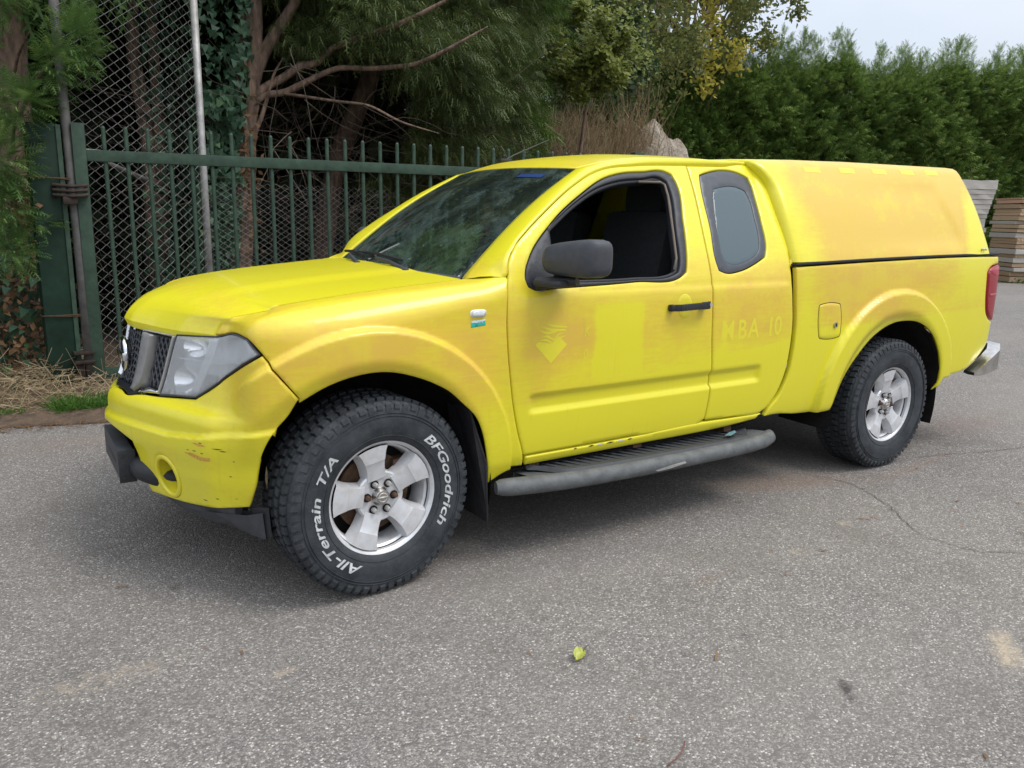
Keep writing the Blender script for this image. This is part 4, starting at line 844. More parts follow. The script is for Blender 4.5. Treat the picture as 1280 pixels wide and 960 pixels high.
# ================================================================ surroundings
def unit(v): return v/np.maximum(np.linalg.norm(v,axis=-1,keepdims=True),1e-9)
def rdir(n): return unit(RNG.normal(size=(n,3)))
def fronds(pos,d,L,k=6,wid=.45,droop=.15,thick=.09,flat=None):
    """flat sprays of scale leaves: thin triangles along a drooping axis; returns (n*k*2, 3, 3)"""
    n=len(pos); d=unit(d); up=rdir(n) if flat is None else unit(flat+.5*rdir(n)); s=unit(np.cross(d,up)); L=np.asarray(L).reshape(-1,1)*np.ones((n,1)); out=[]
    for j in range(k):
        for sg in(-1,1):
            t=(j+.5*(sg>0))/k; a=pos+d*L*t; a=a-np.array([0,0,1])*L*droop*t*t
            ln=L*wid*(1.05-.75*t)*(.8+.4*RNG.random((n,1))); tip=a+(d*.62+s*sg*.78)*ln-np.array([0,0,1])*ln*droop*.5
            b=a+d*L*thick; out.append(np.stack([a,b,tip],1))
    a=pos+d*L*.72; e=pos+d*L*1.12-np.array([0,0,1])*L*droop; out.append(np.stack([a-s*L*thick*.5,a+s*L*thick*.5,e],1))
    return np.concatenate(out)
def leaves(pos,size,up=None,asp=.55,fold=.25):
    n=len(pos); ax=rdir(n); nn=rdir(n) if up is None else unit(rdir(n)*.8+np.asarray(up)); ax=unit(ax-nn*np.sum(ax*nn,1,keepdims=True)); s=np.cross(nn,ax); z=np.asarray(size).reshape(-1,1)*np.ones((n,1))
    p0=pos; p2=pos+ax*z; m=pos+ax*z*.45
    return np.stack([p0,m+s*z*asp*.5-nn*z*fold*.3,p2,m-s*z*asp*.5-nn*z*fold*.3],1)
def ivyleaf(pos,size,nrm):
    n=len(pos); nn=unit(nrm+.55*rdir(n)); ax=unit(np.array([0,0,-1.])+.5*rdir(n)); ax=unit(ax-nn*np.sum(ax*nn,1,keepdims=True)); s=np.cross(nn,ax); z=np.asarray(size).reshape(-1,1)*np.ones((n,1))
    return np.stack([pos-ax*z*.15,pos+s*z*.50-ax*z*.25-nn*z*.08,pos+s*z*.28+ax*z*.25,pos+ax*z*.75-nn*z*.12,pos-s*z*.28+ax*z*.25,pos-s*z*.50-ax*z*.25-nn*z*.08],1)
def ell(n,c,r,shell=.5):
    d=rdir(n); q=(shell+(1-shell)*RNG.random((n,1)))**.6; return np.asarray(c)+d*q*np.asarray(r)
def clumps(n,c,r,k,cr,shell=.4):
    C=ell(k,c,r,shell); i=RNG.integers(0,k,n); sz=cr*(.6+.8*RNG.random((k,1))); return C[i]+rdir(n)*(RNG.random((n,1))**.5)*sz[i], C[i]
def ftone(n,k,lo=0.,hi=.9,per=.25): return np.clip(np.tile(lo+(hi-lo)*RNG.random(n),2*k+1)+per*(RNG.random(n*(2*k+1))-.5),0,1)
def tone(F,lo=0.,hi=.8): return np.clip(lo+(hi-lo)*RNG.random(F),0,1)
BARK=NT('tree_bark'); _f=BARK.noise(18,6,.65,BARK.coord((1,1,.22))); BARK.col(BARK.mix(BARK.rng(_f,.32,.7),(.055,.036,.026),(.29,.195,.14))); BARK.set(Roughness=.9); BARK.bump(BARK.noise(30,5,.7,BARK.coord((1,1,.2))),.9,.02); BARK=BARK.m
TWIG=simple('dead_twig',(.11,.085,.065),.9,0,.4,9)
L_CYP=leafmat('cypress_green',(.075,.15,.045),(.16,.28,.075),(.24,.33,.10),.5,.35)
L_YEW=leafmat('dark_conifer_green',(.040,.062,.018),(.140,.185,.055),(.25,.24,.10),.55,.25)
L_HEDGE=leafmat('hedge_green',(.060,.110,.024),(.20,.31,.066),(.33,.42,.12),.5,.3)
L_BUSH=leafmat('yellowing_leaf',(.10,.14,.028),(.30,.33,.07),(.46,.40,.10),.5,.35)
L_TALL=leafmat('autumn_leaf',(.09,.12,.035),(.25,.26,.075),(.42,.33,.10),.55,.45)
L_GOLD=leafmat('golden_leaf',(.34,.30,.04),(.58,.50,.09),None,.5,.4)
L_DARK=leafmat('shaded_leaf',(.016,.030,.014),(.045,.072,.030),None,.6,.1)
L_IVY=leafmat('ivy_leaf',(.035,.080,.048),(.085,.165,.095),(.15,.26,.08),.36,.2)
L_DRY=leafmat('dry_grass_blade',(.28,.215,.125),(.56,.45,.29),(.27,.30,.12),.8,.3)
L_GRASS=leafmat('grass_blade',(.05,.13,.02),(.13,.26,.04),None,.6,.4)
L_BROWN=leafmat('dead_leaf',(.13,.07,.035),(.30,.18,.09),None,.8,.2)
# ---------------------------------------------------------------- asphalt
def asphalt():
    t=NT('worn_asphalt'); co=t.coord()
    v=t.n('ShaderNodeTexVoronoi',Scale=165.); t.l(co,v.inputs['Vector']); sep=t.n('ShaderNodeSeparateColor'); t.l(v.outputs['Color'],sep.inputs[0])
    v2=t.n('ShaderNodeTexVoronoi',Scale=330.); t.l(co,v2.inputs['Vector']); sep2=t.n('ShaderNodeSeparateColor'); t.l(v2.outputs['Color'],sep2.inputs[0])
    r=t.n('ShaderNodeValToRGB'); cr=r.color_ramp; cr.elements[0].position=0; cr.elements[0].color=(.10,.098,.098,1); cr.elements[1].position=1; cr.elements[1].color=(.62,.61,.59,1)
    for p,c in((.35,(.15,.147,.145)),(.62,(.225,.22,.215)),(.88,(.29,.283,.275)),(.955,(.44,.43,.42))): e=cr.elements.new(p); e.color=(*c,1)
    t.l(sep.outputs[0],r.inputs[0]); c=r.outputs[0]
    c=t.mix(t.rng(sep2.outputs[1],.55,.95,0,.5),c,(.12,.118,.117)); 
    c=t.mix(t.rng(v.outputs['Distance'],.35,.75,0,.5),c,(.10,.098,.096))
    big=t.noise(.55,5,.6,co); mid=t.noise(2.6,5,.62,co); c=t.mix(t.rng(big,.38,.66,0,.22),c,(.24,.225,.205)); c=t.mix(t.rng(mid,.50,.72,0,.30),c,(.085,.078,.072)); lane=t.noise(.9,4,.6,t.coord((.25,1,1))); c=t.mix(t.rng(lane,.48,.66,0,.20),c,(.27,.26,.245))
    fine=t.noise(11,5,.7,co); c=t.mix(t.rng(fine,.60,.78,0,.30),c,(.20,.16,.125))
    for nm,cc,mxv in(('sand',(.42,.36,.27),.75),('rust',(.20,.13,.09),.42),('oil',(.035,.034,.034),.85)):
        a=t.attr(nm).outputs['Fac']; n2=t.noise(24,5,.7,co); c=t.mix(t.rng(t.math('MULTIPLY',a,t.rng(n2,.25,.65,.1,1.5)),.25,.85,0,mxv),c,cc)
    c_prev=c; c=t.n('ShaderNodeMix',data_type='RGBA',blend_type='MULTIPLY'); c.inputs[0].default_value=1; c.inputs[7].default_value=(1.10,1.045,.985,1); t.l(c_prev,c.inputs[6]); c=c.outputs[2]; t.col(c); t.set(Roughness=.88); t.b.inputs['Specular IOR Level'].default_value=.25
    h=t.math('ADD',t.math('MULTIPLY',v.outputs['Distance'],-1.),t.math('MULTIPLY',t.noise(350,2,.5,co),.4)); t.bump(h,.55,.006); return t.m
gx=np.unique(np.concatenate([np.linspace(-90,-4,20),np.arange(-4,6,.05),np.linspace(6,120,40)])); gy=np.unique(np.concatenate([np.linspace(-60,-4,14),np.arange(-4,4,.05),np.linspace(4,140,50)]))
XX,YY=np.meshgrid(gx,gy); n,m=XX.shape; px_,py_=XX.ravel(),YY.ravel()
def spot(cx,cy,rx,ry,a=0.): 
    c_,s_=math.cos(a),math.sin(a); u=(px_-cx)*c_+(py_-cy)*s_; v_=-(px_-cx)*s_+(py_-cy)*c_; return np.exp(-((u/rx)**2+(v_/ry)**2))
rust=.9*spot(2.45,-.80,.50,.16,-.3)+.7*spot(3.4,-1.0,.5,.06,.1)+.5*spot(4.6,-.6,.8,.3)+.35*spot(6.5,.5,2.5,1.)+.6*spot(1.2,-1.45,.30,.03,.2)+.5*spot(-.6,1.9,1.4,.35)
sand=.9*spot(1.66,-2.36,.16,.05,.6)+.75*spot(1.72,-1.47,.05,.04)+.7*spot(2.20,-1.36,.05,.04)+.6*spot(-.48,-1.25,.06,.04)+.5*spot(-.55,-1.85,.05,.04)+.4*spot(-.95,-1.0,.35,.12)
oil=spot(.955,-2.27,.035,.028)+.8*spot(1.0,-2.2,.02,.02)+.9*spot(-.05,-1.62,.03,.02)+.8*spot(-.37,-2.0,.02,.014)+.8*spot(.94,-1.85,.03,.012)+.7*spot(-.62,-1.30,.02,.02)
gz=.012*np.sin(px_*.35+1)*np.sin(py_*.3)*np.clip((np.hypot(px_-1.5,py_)-4)/4,0,1)
ground=obj('asphalt_yard',np.stack([px_,py_,gz-.002],1),[(i*m+j,i*m+j+1,(i+1)*m+j+1,(i+1)*m+j) for i in range(n-1) for j in range(m-1)],asphalt(),smooth=True,attr={'rust':rust,'sand':sand,'oil':oil}); ground['kind']='structure'
def crack(path,wd):
    q=dense(path+[(path[-1][0],-50)],.03,150)
    q=[p for p in q if p[1]>-10]; q=np.array(q[:int(sum(np.hypot(*np.diff(np.array(path),axis=0).T))/.03)]); q=q+RNG.normal(size=q.shape)*.006; t_=unit(np.gradient(q,axis=0)); nn=np.stack([-t_[:,1],t_[:,0]],1); ww=(wd*(.4+.9*RNG.random(len(q))))[:,None]
    A=q+nn*ww; B2=q-nn*ww; k=len(q); V=[(x,y,.003) for x,y in np.vstack([A,B2])]; obj('crack',V,[(i,i+1,k+i+1,k+i) for i in range(k-1)],CRK,ground)
CRK=simple('dark_crack',(.075,.066,.06),.95,0,.5,60)
crack([(2.62,-.72),(2.75,-.95),(2.62,-1.30),(2.38,-1.68),(2.42,-1.86),(2.62,-2.0),(2.95,-2.15)],.0022); crack([(3.55,-.9),(4.2,-1.08),(5.0,-1.2),(6.2,-1.0)],.0022)
# soil strip along the fence, with grass tufts and dry twigs
def soil(): 
    t=NT('soil_strip'); co=t.coord(); f=t.noise(9,6,.7,co); c=t.mix(t.rng(f,.3,.7),(.045,.030,.020),(.15,.10,.065)); c=t.mix(t.rng(t.noise(55,4,.7,co),.55,.75,0,.7),c,(.23,.15,.09)); t.col(c); t.set(Roughness=.95); t.bump(f,.8,.05); return t.m
SOIL=soil()
xs=np.linspace(-14,9.5,160); rows=[]
for k,w_ in enumerate((0,.02,.06,.15,.35,.6,.8,1.)):
    y0=2.38-.145*(xs+.5)+.05*np.sin(xs*2.1)+.03*np.sin(xs*5.3+1)+np.where(xs>4,(xs-4)*.16,0); y1=14+0*xs; y=y0+(y1-y0)*w_**2.2; z=np.where(w_==0,.000,.012+.05*min(1,w_*4))+.035*np.sin(xs*3.1+k)*min(1,w_*5)*.6; rows.append(np.stack([xs,y,z],1))
n=len(xs); sg_=obj('soil_bed',np.vstack(rows),[(k*n+i,k*n+i+1,(k+1)*n+i+1,(k+1)*n+i) for k in range(7) for i in range(n-1)],SOIL,smooth=True); sg_['kind']='structure'
def blades(name,c,n,h,spread,mat,label,cat,lean=.5,wd=.006,parent=None,zoff=0.):
    c=np.asarray(c); p=c+RNG.normal(size=(n,3))*np.asarray(spread); p[:,2]=c[2]+zoff; d=unit(np.array([0,0,1.])+RNG.normal(size=(n,3))*lean); hh=(h*(.45+.75*RNG.random(n)))[:,None]; s=unit(np.cross(d,rdir(n)))*wd; mid=p+d*hh*.6; tip=p+d*hh+np.stack([d[:,0],d[:,1],-.3+0*d[:,0]],1)*hh*.25
    V=np.concatenate([np.stack([p-s,p+s,mid],1),np.stack([mid-s*.7,mid+s*.7,tip],1)]); o=tris(name,V,mat,parent,attr={'tone':np.concatenate([tone(n)]*2)}); o['kind']='stuff'
    return tag(o,label,cat,kind='stuff')
g=[]
def grassband(name,x0,x1,y0,dy,n,h,label,mat=L_GRASS):
    x=RNG.uniform(x0,x1,n); y=y0-.145*(x+.5)+np.abs(RNG.normal(size=n))*dy; p=np.stack([x,y,0*x+.01],1); d=unit(np.array([0,0,1.])+RNG.normal(size=(n,3))*.55); hh=(h*(.3+RNG.random(n)))[:,None]; s=unit(np.cross(d,rdir(n)))*.006; mid=p+d*hh*.6; tip=p+d*hh*1.2-np.array([0,0,.2])*hh
    V=np.concatenate([np.stack([p-s,p+s,mid],1),np.stack([mid-s*.8,mid+s*.8,tip],1)]); o=tris(name,V,mat,attr={'tone':np.concatenate([tone(n)]*2)}); tag(o,label,'grass',kind='stuff'); return o
grassband('grass',-1.9,-1.02,2.60,.12,2600,.055,'low bright green weeds along the edge of the asphalt'); grassband('grass',-.86,-.42,2.52,.16,2600,.11,'fresh green grass tuft below the gate post by the bumper')
n=5200; x=RNG.uniform(-2.2,-.30,n); y=2.66-.145*(x+.5)+RNG.random(n)**1.3*1.5; p=np.stack([x,y,.03+.22*RNG.random(n)*sst(2.7,3.1,y)*(1-sst(-.75,-.5,x)*.6)],1); d=unit(RNG.normal(size=(n,3))*np.array([1,1,.45])); L_=(.06+.20*RNG.random(n))[:,None]; s=unit(np.cross(d,rdir(n)))*.0022
o=tris('dry_twigs',np.concatenate([np.stack([p-s,p+s,p+d*L_+s],1),np.stack([p-s,p+d*L_+s,p+d*L_-s],1)]),L_DRY,attr={'tone':np.concatenate([tone(n,0,.75)]*2)}); tag(o,'tangle of dry brown twigs and needles under the green post','twigs',kind='stuff')
n=2600; x=RNG.uniform(-2.4,4.2,n); y=2.40-.145*(x+.5)+RNG.normal(size=n)*.09; L_=(.02+.05*RNG.random(n))[:,None]; p=np.stack([x,y,0*x+.008],1); d=unit(RNG.normal(size=(n,3))*np.array([1,1,.06])); s=unit(np.cross(d,np.array([0,0,1.])))*.0035
o=tris('needle_litter',np.concatenate([np.stack([p-s,p+s,p+d*L_+s],1),np.stack([p-s,p+d*L_+s,p+d*L_-s],1)]),L_BROWN,attr={'tone':np.concatenate([tone(n)]*2)}); tag(o,'reddish brown needle litter along the edge of the asphalt','litter',kind='stuff')
# scattered needles, bits of bark and small twigs on the asphalt
n=420; x=RNG.uniform(-3,9,n); y=RNG.uniform(-3.0,3.2,n); k=RNG.random(n)<.55; x[k]=RNG.normal(3.2,1.6,k.sum()); y[k]=RNG.normal(-.6,.8,k.sum()); L_=(.012+.05*RNG.random(n)**2)[:,None]; p=np.stack([x,y,0*x+.005],1); d=unit(RNG.normal(size=(n,3))*np.array([1,1,.05])); s=unit(np.cross(d,np.array([0,0,1.])))*(.0014+.0035*RNG.random((n,1))**3)
o=tris('yard_litter',np.concatenate([np.stack([p-s,p+s,p+d*L_+s],1),np.stack([p-s,p+d*L_+s,p+d*L_-s],1)]),L_BROWN,attr={'tone':np.concatenate([tone(n)]*2)}); tag(o,'scattered brown needles and bark crumbs on the grey asphalt','litter',kind='stuff')
lf=empty('fallen_leaf',(.372,-1.659,.004),(0,0,.5)); tag(lf,'curled yellow green leaf lying on the asphalt in front of the truck','leaf')
nn_=15; V=[];F=[]
for i in range(nn_):
    t_=i/(nn_-1); w_=.019*math.sin(PI*min(1,t_*.96+.04))**.7
    for j in range(7):
        q=(j-3)/3; V.append((.030-.06*t_,q*w_,.006+.014*abs(q)**1.6*(1 if q>0 else .5)+.006*math.sin(t_*5)))
F=[(i*7+j,i*7+j+1,(i+1)*7+j+1,(i+1)*7+j) for i in range(nn_-1) for j in range(6)]
LEAFM=simple('curled_leaf',(.34,.36,.06),.5,0,.35,70); obj('blade',V,F,LEAFM,lf,True); MB().tube([(.03,0,.006),(.05,.006,.004),(.085,.002,.003)],.0012,5).build('stalk',TWIG,lf,True)
tw=MB().tube([(.25,-2.20,.004),(.30,-2.19,.006),(.345,-2.165,.005),(.36,-2.15,.004)],.0018,5).build('twig',simple('red_twig',(.16,.06,.04),.7),None,True); tag(tw,'thin reddish twig lying on the asphalt nearest the camera','twig')
# ---------------------------------------------------------------- gate, posts, chain link fence
GREEN=simple('green_gate_paint',(.036,.066,.045),.55,0,.30,14,.10,.3); GREEND=simple('dark_green_post_paint',(.009,.028,.017),.6,0,.4,6,.12,.25)
GALV=simple('weathered_galvanised_steel',(.38,.375,.365),.6,.35,.25,14); GALVD=simple('dirty_galvanised_pipe',(.12,.115,.11),.7,.3,.35,10); WIRE=simple('galvanised_wire',(.55,.55,.54),.55,.35,.15)
ga=-math.radians(7.74); gate=empty('sliding_gate',(-.50,3.335,0),(0,0,ga)); tag(gate,'green steel bar gate standing behind the truck','gate')
mb=MB(); mb.box((0,0,1.03),(.085,.085,1.97),bev=.004); mb.build('gate_stile',GREEN,gate,autosm=40)
mb=MB(); mb.box((4.86,0,1.03),(.11,.085,2.02),bev=.004); mb.build('gate_stile',GREEN,gate,autosm=40)
mb=MB(); mb.box((2.425,0,1.79),(4.77,.05,.082),bev=.004); mb.build('top_rail',GREEN,gate,autosm=40)
mb=MB(); mb.box((2.425,0,.15),(4.77,.06,.09),bev=.004); mb.build('bottom_rail',GREEN,gate,autosm=40)
mb=MB(); mb.tube([(0,0,.17),(0,0,1.99)],.0155,12); mb.lathe([(.0155,1.99),(.011,2.003),(.001,2.008)],12,(0,0,0),'z'); bar0=mb.build('bar',GREEN,gate,autosm=50); bar0.location=(.165,0,0)
for i in range(1,31): c=bar0.copy(); COL.objects.link(c); c.location=(.165+.15*i,0,0); c.parent=gate
post=empty('gate_post',(-.735,3.42,0),(0,0,.05)); tag(post,'dark green steel column with a rusty clamp left of the gate','post')
mb=MB(); mb.box((0,0,1.0),(.205,.20,2.0),bev=.008); mb.build('column',GREEND,post,autosm=40)
mb=MB(); mb.box((.100,-.104,1.0),(.030,.012,1.99)); mb.build('flange_edge',GREEN,post)
mb=MB()
for (z,t_) in((1.62,0),(1.60,.03),(.62,0),(.60,.02)): mb.tube([(-.12,-.115,z+t_),(.12,-.115,z+t_*.4),(.26,-.10,z),(.26,.05,z),(.11,.115,z),(-.12,.115,z+t_),(-.12,-.115,z+t_)],.004,5,cap=False)
mb.build('tie_wire',RUST,post,True)
mb=MB()
for z in(1.50,1.535,1.57): mb.tube([(.03,-.12,z),(.15,-.19,z-.01),(.24,-.19,z+.005),(.25,-.05,z),(.12,-.03,z),(.03,-.12,z)],.014,8,cap=False)
mb.box((.13,-.16,1.46),(.10,.05,.06),bev=.015); mb.build('chain_clamp',simple('rusty_chain',(.045,.032,.026),.7,.5,.4,30),post,autosm=50)
mb=MB(); mb.box((.13,-.13,.33),(.14,.08,.025),bev=.004); mb.box((.13,-.13,.26),(.14,.08,.025),bev=.004); mb.box((.10,-.12,.20),(.05,.05,.14),bev=.01); mb.build('hinge_bracket',simple('rusty_chain',(.045,.032,.026),.7,.5,.4,30),post,autosm=50)
pA=MB().tube([(-.565,3.32,0),(-.565,3.335,1.2),(-.575,3.36,2.2),(-.58,3.38,3.6)],.034,12).build('fence_pole',GALVD,None,True); tag(pA,'grey scaffold pole standing beside the green column','pole')
pB=empty('fence_pole',(.56,4.25,0)); tag(pB,'pale galvanised fence pole in front of the ivy covered trunk','pole')
MB().tube([(0,0,0),(.0,0,3.6)],.032,12).build('tube',GALV,pB,True); MB().tube([(0,0,1.83),(-1.08,-.76,1.84)],.014,8).build('brace',GALV,pB,True); MB().tube([(-1.08,-.76,1.84),(-.52,-.38,1.64)],.020,8).build('brace',GALVD,pB,True); MB().tube([(-.52,-.38,1.64),(0,0,1.40)],.005,6).build('tension_wire',GALVD,pB,True)
def chain(name,A,B2,z0,z1,cell,label,r=.0023,sag=.012):
    A=np.array(A);B2=np.array(B2); L=np.linalg.norm(B2-A); u=np.array([*(B2-A)/L,0.]); nrm=np.array([-u[1],u[0],0]); nc=int(L/cell); nr=int((z1-z0)/cell/1.24); V=[];F=[]
    for i in range(nc+1):
        base=len(V); K=nr*2+1
        for k in range(K):
            x=i*cell+(.5 if (k+i)%2 else -.5)*cell; z=z0+k*cell*.62; o_=.003*(1 if (k+i)%2 else -1)+sag*math.sin(x*2.1+z*1.3)*2; c=np.array([A[0],A[1],z])+u*x+nrm*o_
            for (a,b) in((r,0),(-r*.5,r*.87),(-r*.5,-r*.87)): V.append(c+u*a+nrm*b)
        for k in range(K-1):
            for j in range(3): F.append((base+k*3+j,base+k*3+(j+1)%3,base+k*3+3+(j+1)%3,base+k*3+3+j))
    o=obj(name,V,F,WIRE); tag(o,label,'fence'); return o
chain('chain_link_fence',(-.55,3.36),(.55,4.25),.05,3.5,.060,'tall chain link fence panel between the two grey poles')
chain('chain_link_fence',(.58,4.28),(2.6,4.75),.05,1.72,.045,'lower fine chain link fence right of the pale pole behind the gate',.0017,.02)
# ---------------------------------------------------------------- trees
def trunkmesh(path,rad,n=12,wob=.10):
    P=np.array(path,float); t0=np.linspace(0,1,len(P)); t1=np.linspace(0,1,len(P)*5); Q=np.stack([pchip(t0,P[:,k])(t1) if 0 else np.interp(t1,t0,P[:,k]) for k in range(3)],1)
    for _ in range(3): Q[1:-1]=(Q[:-2]+2*Q[1:-1]+Q[2:])/4
    R=np.interp(t1,t0,rad); mb=MB(); mb.tube(Q.tolist(),R.tolist(),n); V=np.array(mb.v); k=V.shape[0]//n; c=np.repeat(Q,n,0)[:len(V)]
    ph=np.tile(np.arange(n),k)*2*PI/n; zz=V[:,2]; g_=1+wob*np.sin(ph*3+zz*2.2)+wob*.7*np.sin(ph*5-zz*5)+wob*.5*RNG.normal(size=len(V)); mb.v=[tuple(x) for x in c+(V-c)*g_[:,None]]
    return mb
def twigs(mb_or_none,name,starts,dirs,L,r,mat,parent,seg=4,wig=.35):
    mb=MB()
    for p,d,l in zip(starts,dirs,L):
        P=[np.array(p)]; dd=unit(np.array(d))
        for k in range(seg): dd=unit(dd+RNG.normal(size=3)*wig*.5); P.append(P[-1]+dd*l/seg)
        mb.tube([tuple(q) for q in P],[r*(1-.75*k/seg) for k in range(seg+1)],4,cap=False)
    o=mb.build(name,mat,parent,True,fix=False); return o
def ivy_on(parent,path,rad,n,size,mat=L_IVY,name='ivy'):
    P=np.array(path); t=RNG.random(n)*(len(P)-1); i=np.minimum(t.astype(int),len(P)-2); f=(t-i)[:,None]; c=P[i]*(1-f)+P[i+1]*f; d=unit(RNG.normal(size=(n,3))*np.array([1,1,.15])+np.array([0,-.5,0])); rr=rad*(.75+.6*RNG.random((n,1)))
    o=tris(name,ivyleaf(c+d*rr,size*(.6+.7*RNG.random(n)),d),L_IVY if mat is None else mat,parent,n=6,attr={'tone':tone(n,0,.85)}); o['kind']='stuff'; return o
# ivy-clad trunk behind the gate
t3=empty('ivy_clad_tree',(1.0,4.95,0)); tag(t3,'brown trunk with ivy climbing its left side and long bare limbs to the right','tree')
def rel(o,pts): l=np.array(o.location); return [tuple(np.array(p)-l) for p in pts]
P3=[(.98,4.95,-.1),(1.02,4.95,.8),(1.08,4.95,1.7),(1.16,4.98,2.4),(1.25,5.05,3.0),(1.33,5.17,3.7),(1.45,5.3,6.0),(1.5,5.4,9.)]
trunkmesh(rel(t3,P3),[.15,.125,.115,.11,.115,.10,.08,.03],14).build('trunk',BARK,t3,True,fix=False)
for bp,br in(([(1.18,5.0,2.5),(1.36,5.0,2.95),(1.55,4.96,3.25),(1.80,4.9,3.65),(2.2,4.8,4.4)],[.075,.062,.055,.045,.02]),([(1.12,4.96,2.45),(1.36,4.93,2.63),(1.52,4.86,2.72),(1.66,4.78,2.84),(1.80,4.72,2.86),(1.97,4.62,3.04),(2.35,3.91,3.16),(2.9,3.5,3.5)],[.05,.042,.040,.038,.038,.032,.028,.01]),([(1.10,4.96,2.35),(1.33,4.92,2.55),(1.50,4.82,2.57),(1.64,4.74,2.65),(1.96,4.57,2.83),(2.2,4.2,2.79),(2.44,3.76,2.79),(2.61,3.44,2.90),(2.9,3.2,3.1)],[.04,.034,.032,.030,.026,.024,.022,.018,.006]),([(1.4,4.88,2.58),(1.53,4.79,2.56),(1.85,4.31,2.47),(2.05,3.95,2.42),(2.22,3.65,2.25),(2.5,3.4,2.15)],[.018,.016,.014,.012,.010,.004]),([(1.1,4.95,1.9),(1.3,4.9,2.35),(1.42,4.88,2.75),(1.5,4.8,2.9)],[.03,.022,.014,.006])):
    trunkmesh(rel(t3,bp),br,9,.06).build('limb',BARK,t3,True,fix=False)
ivy_on(t3,np.array(rel(t3,[(.86,4.86,.1),(.90,4.84,1.2),(.98,4.86,2.2),(1.10,4.88,3.0),(1.15,4.95,4.2)])),.10,900,.075)
ivy_on(t3,np.array(rel(t3,[(.60,4.75,.2),(.66,4.72,1.0),(.72,4.7,2.3),(.82,4.75,2.5),(1.0,4.82,2.2)])),.13,420,.07)
d=unit(RNG.normal(size=(130,3))+np.array([.3,-.5,-.6])); o=tris('dead_ivy_leaves',leaves(np.array(rel(t3,[(1.12,4.80,1.75)]))[0]+RNG.normal(size=(130,3))*np.array([.05,.05,.35]),.07,up=(0,-1,.2)),L_BROWN,t3,n=4,attr={'tone':tone(130)}); o['kind']='stuff'
# thin double trunk behind the tall chain link
t2=empty('ivy_clad_tree',(.30,5.2,0)); tag(t2,'pair of thin leaning trunks behind the tall chain link panel','tree')
trunkmesh(rel(t2,[(.30,5.2,-.1),(.28,5.3,1.1),(.31,5.5,2.2),(.25,5.65,2.9),(.33,5.79,3.5),(.2,5.9,6)]),[.10,.085,.07,.06,.055,.02],12).build('trunk',BARK,t2,True,fix=False)
trunkmesh(rel(t2,[(.34,5.25,.9),(.42,5.5,2.3),(.46,5.7,3.5),(.6,5.8,6.)]),[.07,.055,.05,.02],10).build('trunk',BARK,t2,True,fix=False)
ivy_on(t2,np.array(rel(t2,[(.28,5.2,.1),(.36,5.3,1.2),(.45,5.5,2.4),(.50,5.65,3.6),(.45,5.8,5)])),.17,900,.07)
ivy_on(t2,np.array(rel(t2,[(.55,4.95,.2),(.72,5.0,1.3),(.78,5.05,2.2),(.80,5.1,3.8)])),.20,900,.075)
# bright cypress at the left edge, in front of the column
t1=empty('cypress_tree',(-.92,4.3,0)); tag(t1,'bright green cypress at the left edge with sprays hanging over the green column','tree')
trunkmesh(rel(t1,[(-.95,4.25,-.1),(-.90,4.3,1.2),(-.86,4.4,2.4),(-.78,4.5,3.4),(-.7,4.6,6.5)]),[.17,.14,.125,.11,.03],14).build('trunk',BARK,t1,True,fix=False)
for a_,b_,r_ in(((-.88,4.3,2.0),(-.50,3.42,2.58),.018),((-.9,4.28,1.8),(-.85,3.3,2.15),.016),((-.9,4.25,1.3),(-1.0,3.2,1.6),.014),((-.88,4.3,2.2),(-.75,3.3,2.6),.016)):
    a_=np.array(a_);b_=np.array(b_); trunkmesh(rel(t1,[a_,(a_+b_)/2+np.array([0,0,.1]),b_]),[r_,r_*.7,.003],6).build('limb',BARK,t1,True,fix=False)
V=[];QN=[]
for c,r,n,L in(((-.46,3.38,2.60),(.14,.13,.20),230,.15),((-.60,3.36,2.42),(.13,.14,.14),170,.15),((-.86,3.34,2.12),(.20,.2,.14),240,.16),((-1.02,3.3,1.72),(.18,.2,.26),280,.17),((-1.0,3.28,1.42),(.14,.15,.18),170,.15),((-.98,3.2,1.10),(.13,.15,.12),130,.14),((-.93,3.3,2.9),(.22,.3,.2),150,.17),((-1.15,3.4,2.6),(.15,.3,.4),150,.18),((-.80,3.32,1.30),(.10,.06,.04),40,.12)):
    QN.append(n); p=ell(n,c,r,.1); dd=unit(unit(p-np.array(c))+np.array([.35,-.5,.15])+.5*rdir(n)); V.append(fronds(p-np.array(t1.location),dd,L*(.6+.6*RNG.random(n)),7,.42,.12,.06,flat=np.array([0,.2,1.])))
V=np.concatenate(V); o=tris('crown',V,L_CYP,t1,attr={'tone':np.concatenate([ftone(q_,7,0,.95) for q_ in QN])}); o['kind']='stuff'
n=2600; p=ell(n,(-1.0,4.6,5.0),(1.6,1.6,2.0),.5); V=fronds(p-np.array(t1.location),unit(p-np.array([-1,4.6,5.]))+.4*rdir(n),.4,6,.45,.2); o=tris('crown',V,L_CYP,t1,attr={'tone':tone(len(V))}); o['kind']='stuff'
